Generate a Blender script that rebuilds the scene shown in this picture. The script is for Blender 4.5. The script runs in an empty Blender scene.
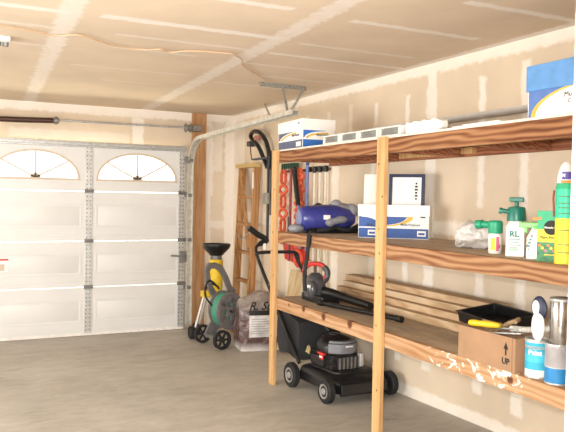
import bpy, bmesh, math, random
from mathutils import Vector, Matrix, noise
R = math.radians
random.seed(7)
scene = bpy.context.scene
COL = scene.collection

# ------------------------------------------------------------------ materials
def lin(h):
    h = h.lstrip('#'); o = []
    for i in (0, 2, 4):
        c = int(h[i:i + 2], 16) / 255
        o.append(c / 12.92 if c <= .04045 else ((c + .055) / 1.055) ** 2.4)
    return (*o, 1)

class NT:
    def __init__(s, name):
        s.m = bpy.data.materials.new(name); s.m.use_nodes = True
        s.t = s.m.node_tree; s.t.nodes.clear()
        s.out = s.n('ShaderNodeOutputMaterial')
        s.b = s.n('ShaderNodeBsdfPrincipled'); s.l(s.b.outputs[0], s.out.inputs[0])
        s.co = s.n('ShaderNodeTexCoord').outputs['Object']
    def n(s, typ, **k):
        x = s.t.nodes.new(typ)
        for a, b in k.items(): setattr(x, a, b)
        return x
    def l(s, a, b): s.t.links.new(a, b)
    def math(s, op, a, b=None, clamp=False):
        x = s.n('ShaderNodeMath', operation=op); x.use_clamp = clamp
        for i, v in enumerate((a, b)):
            if v is None: continue
            if isinstance(v, (int, float)): x.inputs[i].default_value = v
            else: s.l(v, x.inputs[i])
        return x.outputs[0]
    def vec(s, op, a, b=None):
        x = s.n('ShaderNodeVectorMath', operation=op)
        for i, v in enumerate((a, b)):
            if v is None: continue
            if isinstance(v, (tuple, list)): x.inputs[i].default_value = v
            else: s.l(v, x.inputs[i])
        return x.outputs[0]
    def noise(s, co, scale, detail=3, rough=.55, dist=0):
        x = s.n('ShaderNodeTexNoise'); s.l(co, x.inputs['Vector'])
        x.inputs['Scale'].default_value = scale; x.inputs['Detail'].default_value = detail
        x.inputs['Roughness'].default_value = rough; x.inputs['Distortion'].default_value = dist
        return x.outputs['Fac']
    def ramp(s, f, stops):
        x = s.n('ShaderNodeValToRGB'); s.l(f, x.inputs[0]); e = x.color_ramp.elements
        while len(e) < len(stops): e.new(.5)
        for i, (p, c) in enumerate(stops):
            e[i].position = p; e[i].color = c if not isinstance(c, str) else lin(c)
        return x.outputs[0]
    def mix(s, f, a, b):
        x = s.n('ShaderNodeMix', data_type='RGBA')
        for i, v in ((0, f), (6, a), (7, b)):
            if isinstance(v, (int, float)): x.inputs[i].default_value = v
            elif isinstance(v, str): x.inputs[i].default_value = lin(v)
            elif isinstance(v, tuple): x.inputs[i].default_value = v
            else: s.l(v, x.inputs[i])
        return x.outputs[2]
    def bump(s, h, strength=.3, dist=.01):
        x = s.n('ShaderNodeBump'); x.inputs['Strength'].default_value = strength
        x.inputs['Distance'].default_value = dist; s.l(h, x.inputs['Height'])
        s.l(x.outputs[0], s.b.inputs['Normal'])
    def scale(s, v): return s.vec('MULTIPLY', s.co, v)
    def fin(s, col, rough=.6, metal=0, spec=.5):
        if isinstance(col, str): s.b.inputs['Base Color'].default_value = lin(col)
        else: s.l(col, s.b.inputs['Base Color'])
        s.b.inputs['Roughness'].default_value = rough; s.b.inputs['Metallic'].default_value = metal
        s.b.inputs['Specular IOR Level'].default_value = spec
        return s.m

MC = {}
def flat(name, c, rough=.5, metal=0, var=.06, scale=20, spec=.5, bump=0):
    """plain coloured surface with a little procedural unevenness"""
    if name in MC: return MC[name]
    t = NT(name); f = t.noise(t.co, scale)
    base = lin(c)
    dk = tuple(x * (1 - var * 2) for x in base[:3]) + (1,); lt = tuple(min(1, x * (1 + var)) for x in base[:3]) + (1,)
    col = t.ramp(f, [(.3, dk), (.7, lt)])
    if bump: t.bump(f, bump, .004)
    MC[name] = t.fin(col, rough, metal, spec); return MC[name]

def wood(name, dark, mid, light, axis=1, s=1., ring=.5, knots=None, stain=None, rough=.65):
    t = NT(name)
    st = [14, 14, 14]; st[axis] = .9
    w = t.scale(tuple(x * s for x in st))
    n1 = t.noise(w, 1.6, 4, .6, .6)
    wv = t.n('ShaderNodeTexWave', wave_type='RINGS'); wv.rings_direction = 'XYZ'[axis]
    st2 = [1, 1, 1]; st2[axis] = .2
    w2 = t.vec('ADD', t.scale(tuple(st2)), (.13, .21, -.05))
    t.l(w2, wv.inputs['Vector']); wv.inputs['Scale'].default_value = 11 * s
    wv.inputs['Distortion'].default_value = 12; wv.inputs['Detail'].default_value = 2.5
    wv.inputs['Detail Scale'].default_value = .8
    f = t.math('ADD', t.math('MULTIPLY', n1, 1 - ring), t.math('MULTIPLY', wv.outputs['Fac'], ring))
    col = t.ramp(f, [(.22, dark), (.5, mid), (.8, light)])
    for (ax, ks) in ([knots] if knots else []):
        d = None; nz = t.noise(t.co, 9, 2)
        for k in ks:
            q = t.vec('MULTIPLY', t.vec('SUBTRACT', t.co, k[:3]), tuple(0 if i == ax else 1 / k[3] for i in range(3)))
            r = t.n('ShaderNodeVectorMath', operation='LENGTH'); t.l(q, r.inputs[0])
            d = r.outputs['Value'] if d is None else t.math('MINIMUM', d, r.outputs['Value'])
        d = t.math('ADD', d, t.math('MULTIPLY', nz, .5))
        col = t.mix(t.ramp(d, [(.8, (1, 1, 1, 1)), (1.15, (0, 0, 0, 1))]), col, '#7a4a2c')
        col = t.mix(t.ramp(d, [(.45, (.85, .85, .85, 1)), (.75, (0, 0, 0, 1))]), col, '#4a2a18')
    if stain: col = stain(t, col)
    return t.fin(col, rough, 0, .3)

def rects(t, co, rs, wob=.018, edge=.012):
    """mask of taped and mudded strips: (axis pair u,v) rectangles with ragged edges"""
    d = None
    for (a, u0, u1, b, v0, v1) in rs:
        c = [0, 0, 0]; h = [50, 50, 50]
        c[a] = (u0 + u1) / 2; h[a] = (u1 - u0) / 2; c[b] = (v0 + v1) / 2; h[b] = (v1 - v0) / 2
        q = t.vec('SUBTRACT', t.vec('ABSOLUTE', t.vec('SUBTRACT', co, tuple(c))), tuple(h))
        sx = t.n('ShaderNodeSeparateXYZ'); t.l(q, sx.inputs[0])
        r = t.math('MAXIMUM', sx.outputs[a], sx.outputs[b])
        d = r if d is None else t.math('MINIMUM', d, r)
    nz = t.math('MULTIPLY', t.math('SUBTRACT', t.noise(co, 14, 4, .65), .5), wob * 4)
    d = t.math('ADD', d, nz)
    return t.math('SUBTRACT', .5, t.math('DIVIDE', d, edge * 2), True)

def drywall(name, strong, faint, base='#d8c6b0', mud='#ece4da', skew=None):
    t = NT(name); co = t.co
    n = t.noise(co, 1.3, 4, .6)
    b0 = lin(base)
    col = t.ramp(n, [(.3, tuple(x * .9 for x in b0[:3]) + (1,)), (.7, tuple(min(1, x * 1.07) for x in b0[:3]) + (1,))])
    fn = t.noise(co, 60, 2)
    if faint:
        f = t.math('MULTIPLY', rects(t, co, faint), t.math('ADD', t.math('MULTIPLY', t.noise(co, 7, 3), .7), .2), True)
        col = t.mix(f, col, mud)
    if strong:
        f = t.math('MULTIPLY', rects(t, co, strong), t.math('ADD', t.math('MULTIPLY', t.noise(co, 9, 3), .5), .68), True)
        col = t.mix(f, col, mud)
    if skew:
        sx = t.n('ShaderNodeSeparateXYZ'); t.l(co, sx.inputs[0]); cb = t.n('ShaderNodeCombineXYZ')
        t.l(t.math('SUBTRACT', sx.outputs[0], t.math('MULTIPLY', sx.outputs[1], .047)), cb.inputs[0]); t.l(sx.outputs[1], cb.inputs[1])
        f = t.math('MULTIPLY', rects(t, cb.outputs[0], skew, .03, .015), t.math('ADD', t.math('MULTIPLY', t.noise(t.scale((3, 1, 1)), 9, 4), .8), .35), True)
        col = t.mix(f, col, mud)
    t.bump(fn, .08, .003)
    return t.fin(col, .85, 0, .2)

# ------------------------------------------------------------------ mesh builder
class MB:
    def __init__(s): s.bm = bmesh.new()
    def _tag(s, faces, m):
        for f in faces: f.material_index = m
    def add(s, verts, faces, m=0, M=None):
        vs = [s.bm.verts.new(M @ Vector(v) if M else Vector(v)) for v in verts]
        out = []
        for f in faces:
            try: out.append(s.bm.faces.new([vs[i] for i in f]))
            except ValueError: pass
        s._tag(out, m); return vs
    def box(s, x0, x1, y0, y1, z0, z1, m=0, M=None):
        v = [(x, y, z) for z in (z0, z1) for y in (y0, y1) for x in (x0, x1)]
        return s.add(v, [(0, 2, 3, 1), (4, 5, 7, 6), (0, 1, 5, 4), (2, 6, 7, 3), (0, 4, 6, 2), (1, 3, 7, 5)], m, M)
    def frustum(s, x0, x1, y0, y1, z0, z1, ix, iy, m=0, M=None):
        v = [(x0, y0, z0), (x1, y0, z0), (x1, y1, z0), (x0, y1, z0), (x0 + ix, y0 + iy, z1), (x1 - ix, y0 + iy, z1), (x1 - ix, y1 - iy, z1), (x0 + ix, y1 - iy, z1)]
        return s.add(v, [(3, 2, 1, 0), (4, 5, 6, 7), (0, 1, 5, 4), (1, 2, 6, 5), (2, 3, 7, 6), (3, 0, 4, 7)], m, M)
    def bar(s, p, q, w, h, up=(0, 0, 1), m=0):
        p, q = Vector(p), Vector(q); d = q - p; L = d.length; d.normalize()
        u = Vector(up); r = d.cross(u)
        if r.length < 1e-4: r = d.cross(Vector((1, 0, 0)))
        r.normalize(); u = r.cross(d)
        M = Matrix(((r.x, d.x, u.x, p.x), (r.y, d.y, u.y, p.y), (r.z, d.z, u.z, p.z), (0, 0, 0, 1)))
        return s.box(-w / 2, w / 2, 0, L, -h / 2, h / 2, m, M)
    def prism(s, pts, axis, a, b, m=0, M=None):
        """polygon of 2D points, extruded a..b along axis"""
        def P(u, v, w): return {0: (w, u, v), 1: (u, w, v), 2: (u, v, w)}[axis]
        n = len(pts)
        vs = [P(u, v, a) for u, v in pts] + [P(u, v, b) for u, v in pts]
        fs = [tuple(range(n)), tuple(range(2 * n - 1, n - 1, -1))] + [(i, i + n, (i + 1) % n + n, (i + 1) % n) for i in range(n)]
        return s.add(vs, fs, m, M)
    def ringprism(s, outer, inner, axis, a, b, m=0, M=None):
        """plate with a hole; outer and inner have the same point count"""
        def P(u, v, w): return {0: (w, u, v), 1: (u, w, v), 2: (u, v, w)}[axis]
        n = len(outer)
        vs = [P(*p, a) for p in outer] + [P(*p, a) for p in inner] + [P(*p, b) for p in outer] + [P(*p, b) for p in inner]
        fs = []
        for i in range(n):
            j = (i + 1) % n
            fs += [(i, j, n + j, n + i), (2 * n + i, 3 * n + i, 3 * n + j, 2 * n + j), (i, 2 * n + i, 2 * n + j, j), (n + i, n + j, 3 * n + j, 3 * n + i)]
        return s.add(vs, fs, m, M)
    def lathe(s, prof, c=(0, 0, 0), axis=2, seg=24, m=0, M=None, d=None, sy=1.):
        """(r, h) profile turned about an axis through c (or along direction d)"""
        if d is not None: Q = Vector((0, 0, 1)).rotation_difference(Vector(d)).to_matrix().to_4x4()
        else: Q = {2: Matrix(), 0: Matrix.Rotation(R(90), 4, 'Y'), 1: Matrix.Rotation(R(-90), 4, 'X')}[axis]
        Q = Matrix.Translation(c) @ Q
        if M: Q = M @ Q
        vs = []; fs = []; k = len(prof)
        for r, h in prof:
            for i in range(seg):
                a = 2 * math.pi * i / seg; vs.append((max(r, 1e-4) * math.cos(a), max(r, 1e-4) * math.sin(a) * sy, h))
        for j in range(k - 1):
            for i in range(seg):
                i2 = (i + 1) % seg; fs.append((j * seg + i, j * seg + i2, (j + 1) * seg + i2, (j + 1) * seg + i))
        fs.append(tuple(range(seg - 1, -1, -1))); fs.append(tuple((k - 1) * seg + i for i in range(seg)))
        return s.add(vs, fs, m, Q)
    def cyl(s, p, q, r, r2=None, seg=14, m=0):
        p, q = Vector(p), Vector(q)
        return s.lathe([(r, 0), (r if r2 is None else r2, (q - p).length)], p, d=(q - p), seg=seg, m=m)
    def sweep(s, path, prof, up=(0, 0, 1), m=0, closed=False, radii=None):
        path = [Vector(p) for p in path]; n = len(path); k = len(prof); vs = []; fs = []
        u = Vector(up); prev = None
        for i, p in enumerate(path):
            if closed: d = path[(i + 1) % n] - path[i - 1]
            else: d = path[min(i + 1, n - 1)] - path[max(i - 1, 0)]
            d.normalize()
            if prev is None:
                r = d.cross(u)
                if r.length < 1e-3: r = d.cross(Vector((1, .1, 0)))
            else: r = prev - d * prev.dot(d)
            r.normalize(); prev = r; w = r.cross(d)
            sc = radii[i] if radii else 1
            for a, b in prof: vs.append(p + (r * a + w * b) * sc)
        for i in range(n if closed else n - 1):
            for j in range(k):
                j2 = (j + 1) % k; i2 = (i + 1) % n
                fs.append((i * k + j, i * k + j2, i2 * k + j2, i2 * k + j))
        if not closed: fs += [tuple(range(k - 1, -1, -1)), tuple((n - 1) * k + j for j in range(k))]
        return s.add(vs, fs, m)
    def tube(s, path, r, seg=10, m=0, closed=False, radii=None):
        prof = [(r * math.cos(2 * math.pi * i / seg), r * math.sin(2 * math.pi * i / seg)) for i in range(seg)]
        return s.sweep(path, prof, m=m, closed=closed, radii=radii)
    def ell(s, c, r, seg=20, rings=12, m=0, M=None):
        prof = [(math.sin(math.pi * i / rings), -math.cos(math.pi * i / rings)) for i in range(rings + 1)]
        Q = Matrix.Translation(c) @ Matrix.Diagonal((*r, 1))
        return s.lathe(prof, seg=seg, m=m, M=(M @ Q if M else Q))
    def text(s, body, size, M, m=0, depth=.0006, align='CENTER', bold=0., shear=0.):
        cu = bpy.data.curves.new('t', 'FONT'); cu.body = body; cu.size = size; cu.extrude = depth
        cu.align_x = align; cu.align_y = 'CENTER'; cu.offset = bold; cu.shear = shear; cu.resolution_u = 2
        o = bpy.data.objects.new('t', cu); COL.objects.link(o)
        dg = bpy.context.evaluated_depsgraph_get(); me = bpy.data.meshes.new_from_object(o.evaluated_get(dg))
        s.add([v.co.copy() for v in me.vertices], [tuple(p.vertices) for p in me.polygons], m, M)
        bpy.data.objects.remove(o); bpy.data.curves.remove(cu); bpy.data.meshes.remove(me)
    def lump(s, amp, freq, seed=0):
        for v in s.bm.verts: v.co += noise.noise_vector(v.co * freq + Vector((seed, seed * 1.7, 0))) * amp
    def build(s, name, mats, parent=None, bevel=0, sharp=35, sub=0):
        bmesh.ops.recalc_face_normals(s.bm, faces=s.bm.faces)
        for f in s.bm.faces: f.smooth = True
        for e in s.bm.edges:
            if len(e.link_faces) != 2 or e.calc_face_angle(3) > R(sharp): e.smooth = False
        me = bpy.data.meshes.new(name); s.bm.to_mesh(me); s.bm.free()
        for m in (mats if isinstance(mats, (list, tuple)) else [mats]): me.materials.append(m)
        o = bpy.data.objects.new(name, me); COL.objects.link(o)
        if parent: o.parent = parent
        if bevel:
            b = o.modifiers.new('b', 'BEVEL'); b.width = bevel; b.segments = 2; b.limit_method = 'ANGLE'; b.angle_limit = R(40)
        if sub:
            u = o.modifiers.new('s', 'SUBSURF'); u.levels = u.render_levels = sub
        return o

def tag(o, label, cat, group=None, kind=None):
    o['label'] = label; o['category'] = cat
    if group: o['group'] = group
    if kind: o['kind'] = kind
    return o
def thing(name, label, cat, loc=(0, 0, 0), rz=0, group=None):
    o = bpy.data.objects.new(name, None); COL.objects.link(o); o.empty_display_size = .1
    o.location = loc; o.rotation_euler = (0, 0, rz)
    return tag(o, label, cat, group)
def struct(o, label, cat): return tag(o, label, cat, None, 'structure')
def dup(root, loc=None, rz=None, label=None):
    def cp(o, par):
        c = o.copy(); COL.objects.link(c); c.parent = par
        for ch in list(o.children): cp(ch, c)
        return c
    r = cp(root, None)
    if loc: r.location = loc
    if rz is not None: r.rotation_euler = (0, 0, rz)
    if label: r['label'] = label
    return r
def one(name, mb, mats, label, cat, loc=(0, 0, 0), rz=0, group=None, **k):
    """a thing that is a single mesh"""
    o = mb.build(name, mats, **k); o.location = loc; o.rotation_euler = (0, 0, rz)
    return tag(o, label, cat, group)
def TM(loc, face='-x', roll=0):
    """matrix for lettering that reads from the given side"""
    Q = {'-x': Matrix(((0, 0, -1), (-1, 0, 0), (0, 1, 0))), '-y': Matrix(((1, 0, 0), (0, 0, -1), (0, 1, 0)))}[face].to_4x4()
    return Matrix.Translation(loc) @ Q @ Matrix.Rotation(roll, 4, 'Z')
def arc(cx, cy, rx, ry, a0, a1, n=16):
    return [(cx + rx * math.cos(R(a0 + (a1 - a0) * i / n)), cy + ry * math.sin(R(a0 + (a1 - a0) * i / n))) for i in range(n + 1)]
def floor_z(y): return .02 * (8 - y)

# ------------------------------------------------------------------ camera
CAMH = 1.5856
cam = bpy.data.objects.new('camera', bpy.data.cameras.new('camera')); COL.objects.link(cam)
yaw, pit, rol = R(26.075), R(-1.4533), R(.9826)
fw = Vector((math.sin(yaw) * math.cos(pit), math.cos(yaw) * math.cos(pit), math.sin(pit)))
rt = Vector((math.cos(yaw), -math.sin(yaw), 0)); up = rt.cross(fw)
r2 = math.cos(rol) * rt + math.sin(rol) * up; u2 = -math.sin(rol) * rt + math.cos(rol) * up
cam.matrix_world = Matrix(((r2.x, u2.x, -fw.x, 0), (r2.y, u2.y, -fw.y, 0), (r2.z, u2.z, -fw.z, CAMH), (0, 0, 0, 1)))
cam.data.sensor_width = 36; cam.data.lens = 36 * 696.45 / 576; cam.data.clip_start = .05
scene.camera = cam

# ------------------------------------------------------------------ common materials
WHITE = flat('white_card', '#f2efe9', .6, var=.02)
NAVY = flat('navy_ink', '#2c4a86', .5)
DNAVY = flat('dark_navy', '#232a48', .4)
BLUE = flat('blue_ink', '#2f6fc0', .5)
GOLD = flat('gold_ink', '#d9b44a', .5)
BLACK = flat('black_plastic', '#141414', .38, var=.2)
RUBBER = flat('black_rubber', '#1b1b1c', .75, var=.2)
STEEL = flat('galvanised_steel', '#bcbcb9', .4, .5, var=.12, scale=35)
DSTEEL = flat('dull_steel', '#8e8d8a', .45, .7, var=.12)
CREAM = flat('door_paint', '#dbdad7', .42, var=.02, scale=3)
GREY = flat('grey_plastic', '#77747a', .5)
INK = flat('black_ink', '#17150f', .6)
YEL = flat('yellow_plastic', '#e8c22c', .4)
GREEN = flat('green_plastic', '#1f9a72', .4)
TEAL = flat('teal_plastic', '#12705f', .35)
ORANGE = flat('orange_cord', '#d65c38', .5)
RED = flat('red_plastic', '#c8342c', .4)

# ------------------------------------------------------------------ room
WX, WY, CZ = 3.2, 8.1, 2.595
t = NT('concrete')
n1 = t.noise(t.co, .9, 5, .65, .4); n2 = t.noise(t.scale((1, 2.2, 1)), 3.2, 5, .7, .8); n3 = t.noise(t.co, 45, 3)
f = t.math('ADD', t.math('MULTIPLY', n1, .55), t.math('MULTIPLY', n2, .45))
col = t.ramp(f, [(.32, '#989186'), (.5, '#b1aba0'), (.68, '#c6c1b8')])
sc = t.ramp(t.noise(t.vec('ADD', t.scale((2, 6, 1)), (3, 1, 0)), 1.7, 4, .7, 1.2), [(.66, (0, 0, 0, 1)), (.74, (1, 1, 1, 1))])
col = t.mix(t.math('MULTIPLY', sc, .35), col, '#c9c2b6')
bl = t.ramp(t.noise(t.co, 9, 2), [(.70, (0, 0, 0, 1)), (.75, (1, 1, 1, 1))])
col = t.mix(t.math('MULTIPLY', bl, .3), col, '#5b5149')
gx = t.n('ShaderNodeSeparateXYZ'); t.l(t.co, gx.inputs[0])
t.bump(n3, .12, .004)
CONC = t.fin(col, .55, 0, .4)
m = MB()
m.add([(-3, -.6, floor_z(-.6)), (WX + .1, -.6, floor_z(-.6)), (WX + .1, 8.5, floor_z(8.5)), (-3, 8.5, floor_z(8.5)),
       (-3, -.6, -.2), (WX + .1, -.6, -.2), (WX + .1, 8.5, -.2), (-3, 8.5, -.2)],
      [(0, 1, 2, 3), (7, 6, 5, 4), (0, 4, 5, 1), (1, 5, 6, 2), (2, 6, 7, 3), (3, 7, 4, 0)])
struct(m.build('floor', CONC), 'stained grey-brown concrete garage floor sloping to the door', 'floor')

cs = [(0, 3.13, 3.3, 1, 0, 8.2),
      (0, .78, 1.9, 1, 3.97, 4.06), (0, 2.0, 3.2, 1, 4.42, 4.47), (0, 2.36, 3.2, 1, 2.77, 2.83), (0, 2.05, 2.95, 1, 3.38, 3.44), (0, 1.2, 1.66, 1, 3.33, 3.4), (0, -.6, .62, 1, 4.0, 4.08)]
cf = [(0, .95, 1.85, 1, 4.4, 4.45), (0, 2.05, 2.95, 1, 4.05, 4.1), (0, 2.0, 3.15, 1, 4.84, 4.89), (0, 2.3, 3.1, 1, 5.28, 5.33), (0, 1.0, 1.6, 1, 4.8, 4.84), (0, .0, .55, 1, 4.42, 4.47),
      (0, .0, .6, 1, 5.0, 5.05), (0, .85, 1.8, 1, 5.6, 5.63), (0, 2.1, 3.1, 1, 5.8, 5.84), (0, 1.2, 1.75, 1, 6.2, 6.23), (0, -.3, .5, 1, 3.55, 3.6)]
CEIL = drywall('ceiling_drywall', cs, cf, base='#d6c3ac', mud='#e6ddd3', skew=[(0, 1.63, 1.76, 1, 0, 8.2), (0, .355, .475, 1, 0, 8.2), (0, -.87, -.75, 1, 0, 8.2)])
m = MB(); m.box(-3.1, WX + .1, -.2, 8.25, CZ, CZ + .12)
struct(m.build('ceiling', CEIL), 'bare tan drywall ceiling with white taped joints', 'ceiling')

ws = [(1, 4.11, 4.22, 2, .32, 2.6), (1, -.5, 8.2, 2, 2.52, 2.65), (1, 2.0, 4.5, 2, 1.345, 1.44), (1, 3.59, 3.65, 2, 1.54, 2.42), (1, 3.2, 3.27, 2, 1.54, 2.46),
      (1, 4.44, 4.49, 2, 2.2, 2.4), (1, 4.88, 4.93, 2, 2.2, 2.39), (1, 3.57, 3.65, 2, .3, .42), (1, 3.2, 3.3, 2, .25, .4), (1, 4.5, 4.57, 2, .32, .46), (1, 4.15, 4.2, 2, .37, .46), (1, 4.42, 4.49, 2, .9, 1.2),
      (1, 3.57, 3.65, 2, .85, 1.2), (1, 3.2, 3.28, 2, .85, 1.2), (1, -.5, 8.2, 2, -.1, .165), (1, 5.5, 5.62, 2, .1, 1.9)]
wf = [(1, 5.28, 5.34, 2, 2.0, 2.42), (1, 5.68, 5.74, 2, .5, 2.4), (1, 6.1, 6.17, 2, 1.2, 2.4), (1, 6.5, 6.56, 2, .4, 2.2), (1, 7.75, 8.2, 2, 0, 2.6), (1, 4.9, 4.97, 2, .6, 1.9), (1, 7.2, 7.3, 2, 0, 2.5), (1, 4.5, 8, 2, 1.28, 1.42),
      (1, 6.85, 6.95, 2, .2, 1.6)]
m = MB(); m.box(WX, WX + .12, .7, WY + .12, -.1, CZ)
struct(m.build('wall_right', drywall('wall_drywall', ws, wf, base='#dccab1', mud='#efe6d8')), 'unpainted tan drywall wall with white taped seams behind the shelves', 'wall')

DX0, DX1 = -1.92, 2.54
m = MB()
m.box(DX1 - .05, WX, WY, WY + .12, -.1, CZ)
m.box(-3, DX0 + .05, WY, WY + .12, -.1, CZ)
m.box(DX0 + .05, DX1 - .05, WY, WY + .12, 2.11, CZ)
ds = [(0, -3, 3.3, 2, 2.50, 2.65), (0, 1.93, 2.06, 2, 2.1, 2.5), (0, 2.85, 2.93, 2, 1.6, 2.5), (0, 3.08, 3.3, 2, 0, 2.6), (0, 2.82, 3.3, 2, 0, .95), (0, 2.82, 2.9, 2, 0, 2.5)]
df = [(0, 2.93, 3.05, 2, 1.9, 2.5), (0, 2.85, 3.1, 2, 1.2, 1.3), (0, .6, 1.9, 2, 2.2, 2.3), (0, -1, .5, 2, 2.2, 2.4)]
struct(m.build('wall_front', drywall('front_drywall', ds, df, base='#d8c7b0', mud='#eae1d5')), 'tan drywall wall around the garage door', 'wall')
PLAIN = drywall('plain_drywall', None, [(0, -9, 9, 2, 1.15, 1.3)])
m = MB(); m.box(-3.12, -3, -.2, 2.2, -.1, CZ); m.box(-3.12, -3, 6.2, WY + .12, -.1, CZ); m.box(-3.12, -3, 2.2, 6.2, -.1, .45); m.box(-3.12, -3, 2.2, 6.2, 2.1, CZ)  # opening added so the side fill lamp can shine in
struct(m.build('wall_left', PLAIN), 'tan drywall wall on the far side of the garage', 'wall')
m = MB(); m.box(.825, WX + .12, .58, .70, 0, CZ); m.box(-3, -.32, .58, .70, 0, CZ); m.box(-.32, .825, .58, .70, 2.12, CZ)
struct(m.build('wall_back', PLAIN), 'drywall wall around the doorway the photo is taken from', 'wall')
m = MB(); m.ringprism([(2.2, .45), (6.2, .45), (6.2, 2.1), (2.2, 2.1)], [(2.26, .51), (6.14, .51), (6.14, 2.04), (2.26, 2.04)], 0, -3.1, -2.99)
for y_ in (3.53, 4.87): m.box(-3.08, -3.03, y_ - .025, y_ + .025, .5, 2.05)
struct(m.build('window_added', flat('white_window_vinyl', '#e9e6e0', .5)), 'wide white framed side window added in the unseen left wall for fill light', 'window')  # added window, out of view, made to go with the side fill lamp
# white painted casing of the doorway
m = MB()
m.prism([(.797, .70), (.797, .58), (.8245, .58), (.8245, .70)], 2, .12, 2.12)
m.prism([(.797, .701), (.799, .716), (.806, .722), (.86, .718), (.87, .701)], 2, .12, 2.18)
struct(m.build('trim_doorway', flat('white_gloss_paint', '#f3f1ec', .4, var=.01), bevel=.003), 'white painted door casing at the right edge of the photo', 'trim')
JAMB = wood('jamb_wood', '#95683f', '#b68a60', '#c79f78', 2, .8, .15)
m = MB(); m.box(2.645, 2.825, WY - .04, WY, floor_z(8), CZ)
struct(m.build('trim_jamb_post', JAMB, bevel=.004), 'reddish brown lumber post from floor to ceiling right of the garage door', 'trim')
m = MB(); m.box(-12, 12, 8.5, 30, -.35, -.15)
struct(m.build('driveway', flat('driveway_concrete', '#b9b2a6', .8)), 'sunlit concrete driveway outside the garage door', 'driveway')

# ------------------------------------------------------------------ garage door
door = bpy.data.objects.new('door_1', None); COL.objects.link(door)
struct(door, 'cream sectional garage door with two arched sunburst windows in view', 'garage door')
CW = (DX1 - DX0) / 4
seams = [.012, .553, 1.071, 1.628, 2.15]
DY = 8.0
for k in range(3):
    z0, z1 = seams[k] + (.002 if k else 0), seams[k + 1] - .008
    m = MB(); m.box(DX0, DX1, DY, DY + .045, z0, z1)
    for c in range(4):
        a, b = DX0 + c * CW + .075, DX0 + (c + 1) * CW - .075
        H = z1 - z0
        M = Matrix(((1, 0, 0, 0), (0, 0, -1, DY), (0, 1, 0, 0), (0, 0, 0, 1)))   # z -> -y
        za, zb = z0 + H * .26, z1 - H * .25
        m.ringprism([(a, za), (b, za), (b, zb), (a, zb)], [(a + .016, za + .016), (b - .016, za + .016), (b - .016, zb - .016), (a + .016, zb - .016)], 1, DY - .005, DY + .001)
        m.frustum(a + .03, b - .03, za + .03, zb - .03, 0, .0035, .010, .010, M=M)
    m.box(DX0, DX1, DY - .003, DY, z0 + .05, z0 + .06)
    m.build('door_section', CREAM, door, bevel=.0025)
# window section
GLASS = NT('window_glass')
gl = GLASS; tr = gl.n('ShaderNodeBsdfTransparent'); go = gl.n('ShaderNodeBsdfGlossy'); mx = gl.n('ShaderNodeMixShader')
tr.inputs[0].default_value = (.93, .95, .95, 1); go.inputs['Roughness'].default_value = .03; mx.inputs[0].default_value = .08
gl.l(tr.outputs[0], mx.inputs[1]); gl.l(go.outputs[0], mx.inputs[2]); gl.l(mx.outputs[0], gl.out.inputs[0]); GLASS = gl.m
WFR = flat('window_trim_tan', '#cdbba6', .5, var=.04)
z0, z1, zb, wa, wb = seams[3] + .002, 2.15, 1.767, .445, .285
m = MB()
for c in range(4):
    xa, xb = DX0 + c * CW, DX0 + (c + 1) * CW; cx = (xa + xb) / 2 - .01
    m.box(xa, xb, DY, DY + .045, z0, zb)
    pts = [(xa, zb)] + arc(cx, zb, wa, wb, 180, 0, 24) + [(xb, zb), (xb, z1)] + [(xa, z1)]
    # split in two halves so the faces stay simple
    L = [(xa, z1), (xa, zb)] + arc(cx, zb, wa, wb, 180, 90, 14) + [(cx, z1)]
    Rr = [(cx, z1)] + arc(cx, zb, wa, wb, 90, 0, 14) + [(xb, zb), (xb, z1)]
    m.prism(L, 1, DY, DY + .045); m.prism(Rr, 1, DY, DY + .045)
m.box(DX0, DX1, DY - .005, DY, z0 + .07, z0 + .08)
sec = m.build('door_section', CREAM, door)
for c in range(4):
    cx = DX0 + (c + .5) * CW - .01
    m = MB()
    m.prism(arc(cx, zb - .006, wa + .012, wb + .012, 0, 180, 24), 1, DY + .02, DY + .026)
    pane = m.build('window_pane', GLASS, door)
    m = MB()
    m.ringprism(arc(cx, zb, wa + .022, wb + .022, 0, 180, 30) + [(cx, zb - .016)], arc(cx, zb, wa, wb, 0, 180, 30) + [(cx, zb + .002)], 1, DY - .008, DY + .004)
    m.box(cx - wa - .03, cx + wa + .03, DY - .01, DY + .004, zb - .022, zb - .004)
    m.build('window_frame', WFR, door)
    m = MB()
    for a in (40, 90, 140):
        m.bar((cx, DY + .012, zb), (cx + (wa + .005) * math.cos(R(a)), DY + .012, zb + (wb + .005) * math.sin(R(a))), .02, .018, up=(-math.sin(R(a)), 0, math.cos(R(a))))
    m.prism(arc(cx, zb, .055, .05, 0, 180, 14), 1, DY + .002, DY + .02)
    m.build('muntin', WFR, door)
# strut, stiles, hinges, seal, lock
m = MB(); m.box(DX0, DX1 + .01, DY - .012, DY, 2.115, 2.18); m.box(DX0, DX1 + .01, DY - .05, DY - .012, 2.135, 2.162); m.box(DX0, DX1 + .01, DY, DY + .03, 2.15, 2.178)
m.build('top_strut', STEEL, door, bevel=.003)
t = NT('perforated_steel')
vz = t.n('ShaderNodeSeparateXYZ'); t.l(t.co, vz.inputs[0])
fz = t.math('ABSOLUTE', t.math('SUBTRACT', t.math('FRACT', t.math('MULTIPLY', vz.outputs[2], 22)), .5))
hole = t.math('MULTIPLY', t.math('LESS_THAN', fz, .12), t.math('LESS_THAN', t.math('ABSOLUTE', t.math('SUBTRACT', t.math('FRACT', t.math('MULTIPLY', vz.outputs[0], 26)), .5)), .16))
PERF = t.fin(t.mix(hole, t.ramp(t.noise(t.co, 30), [(.3, '#b3b3b0'), (.7, '#cfcfcb')]), '#5a5a58'), .4, .5)
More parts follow.
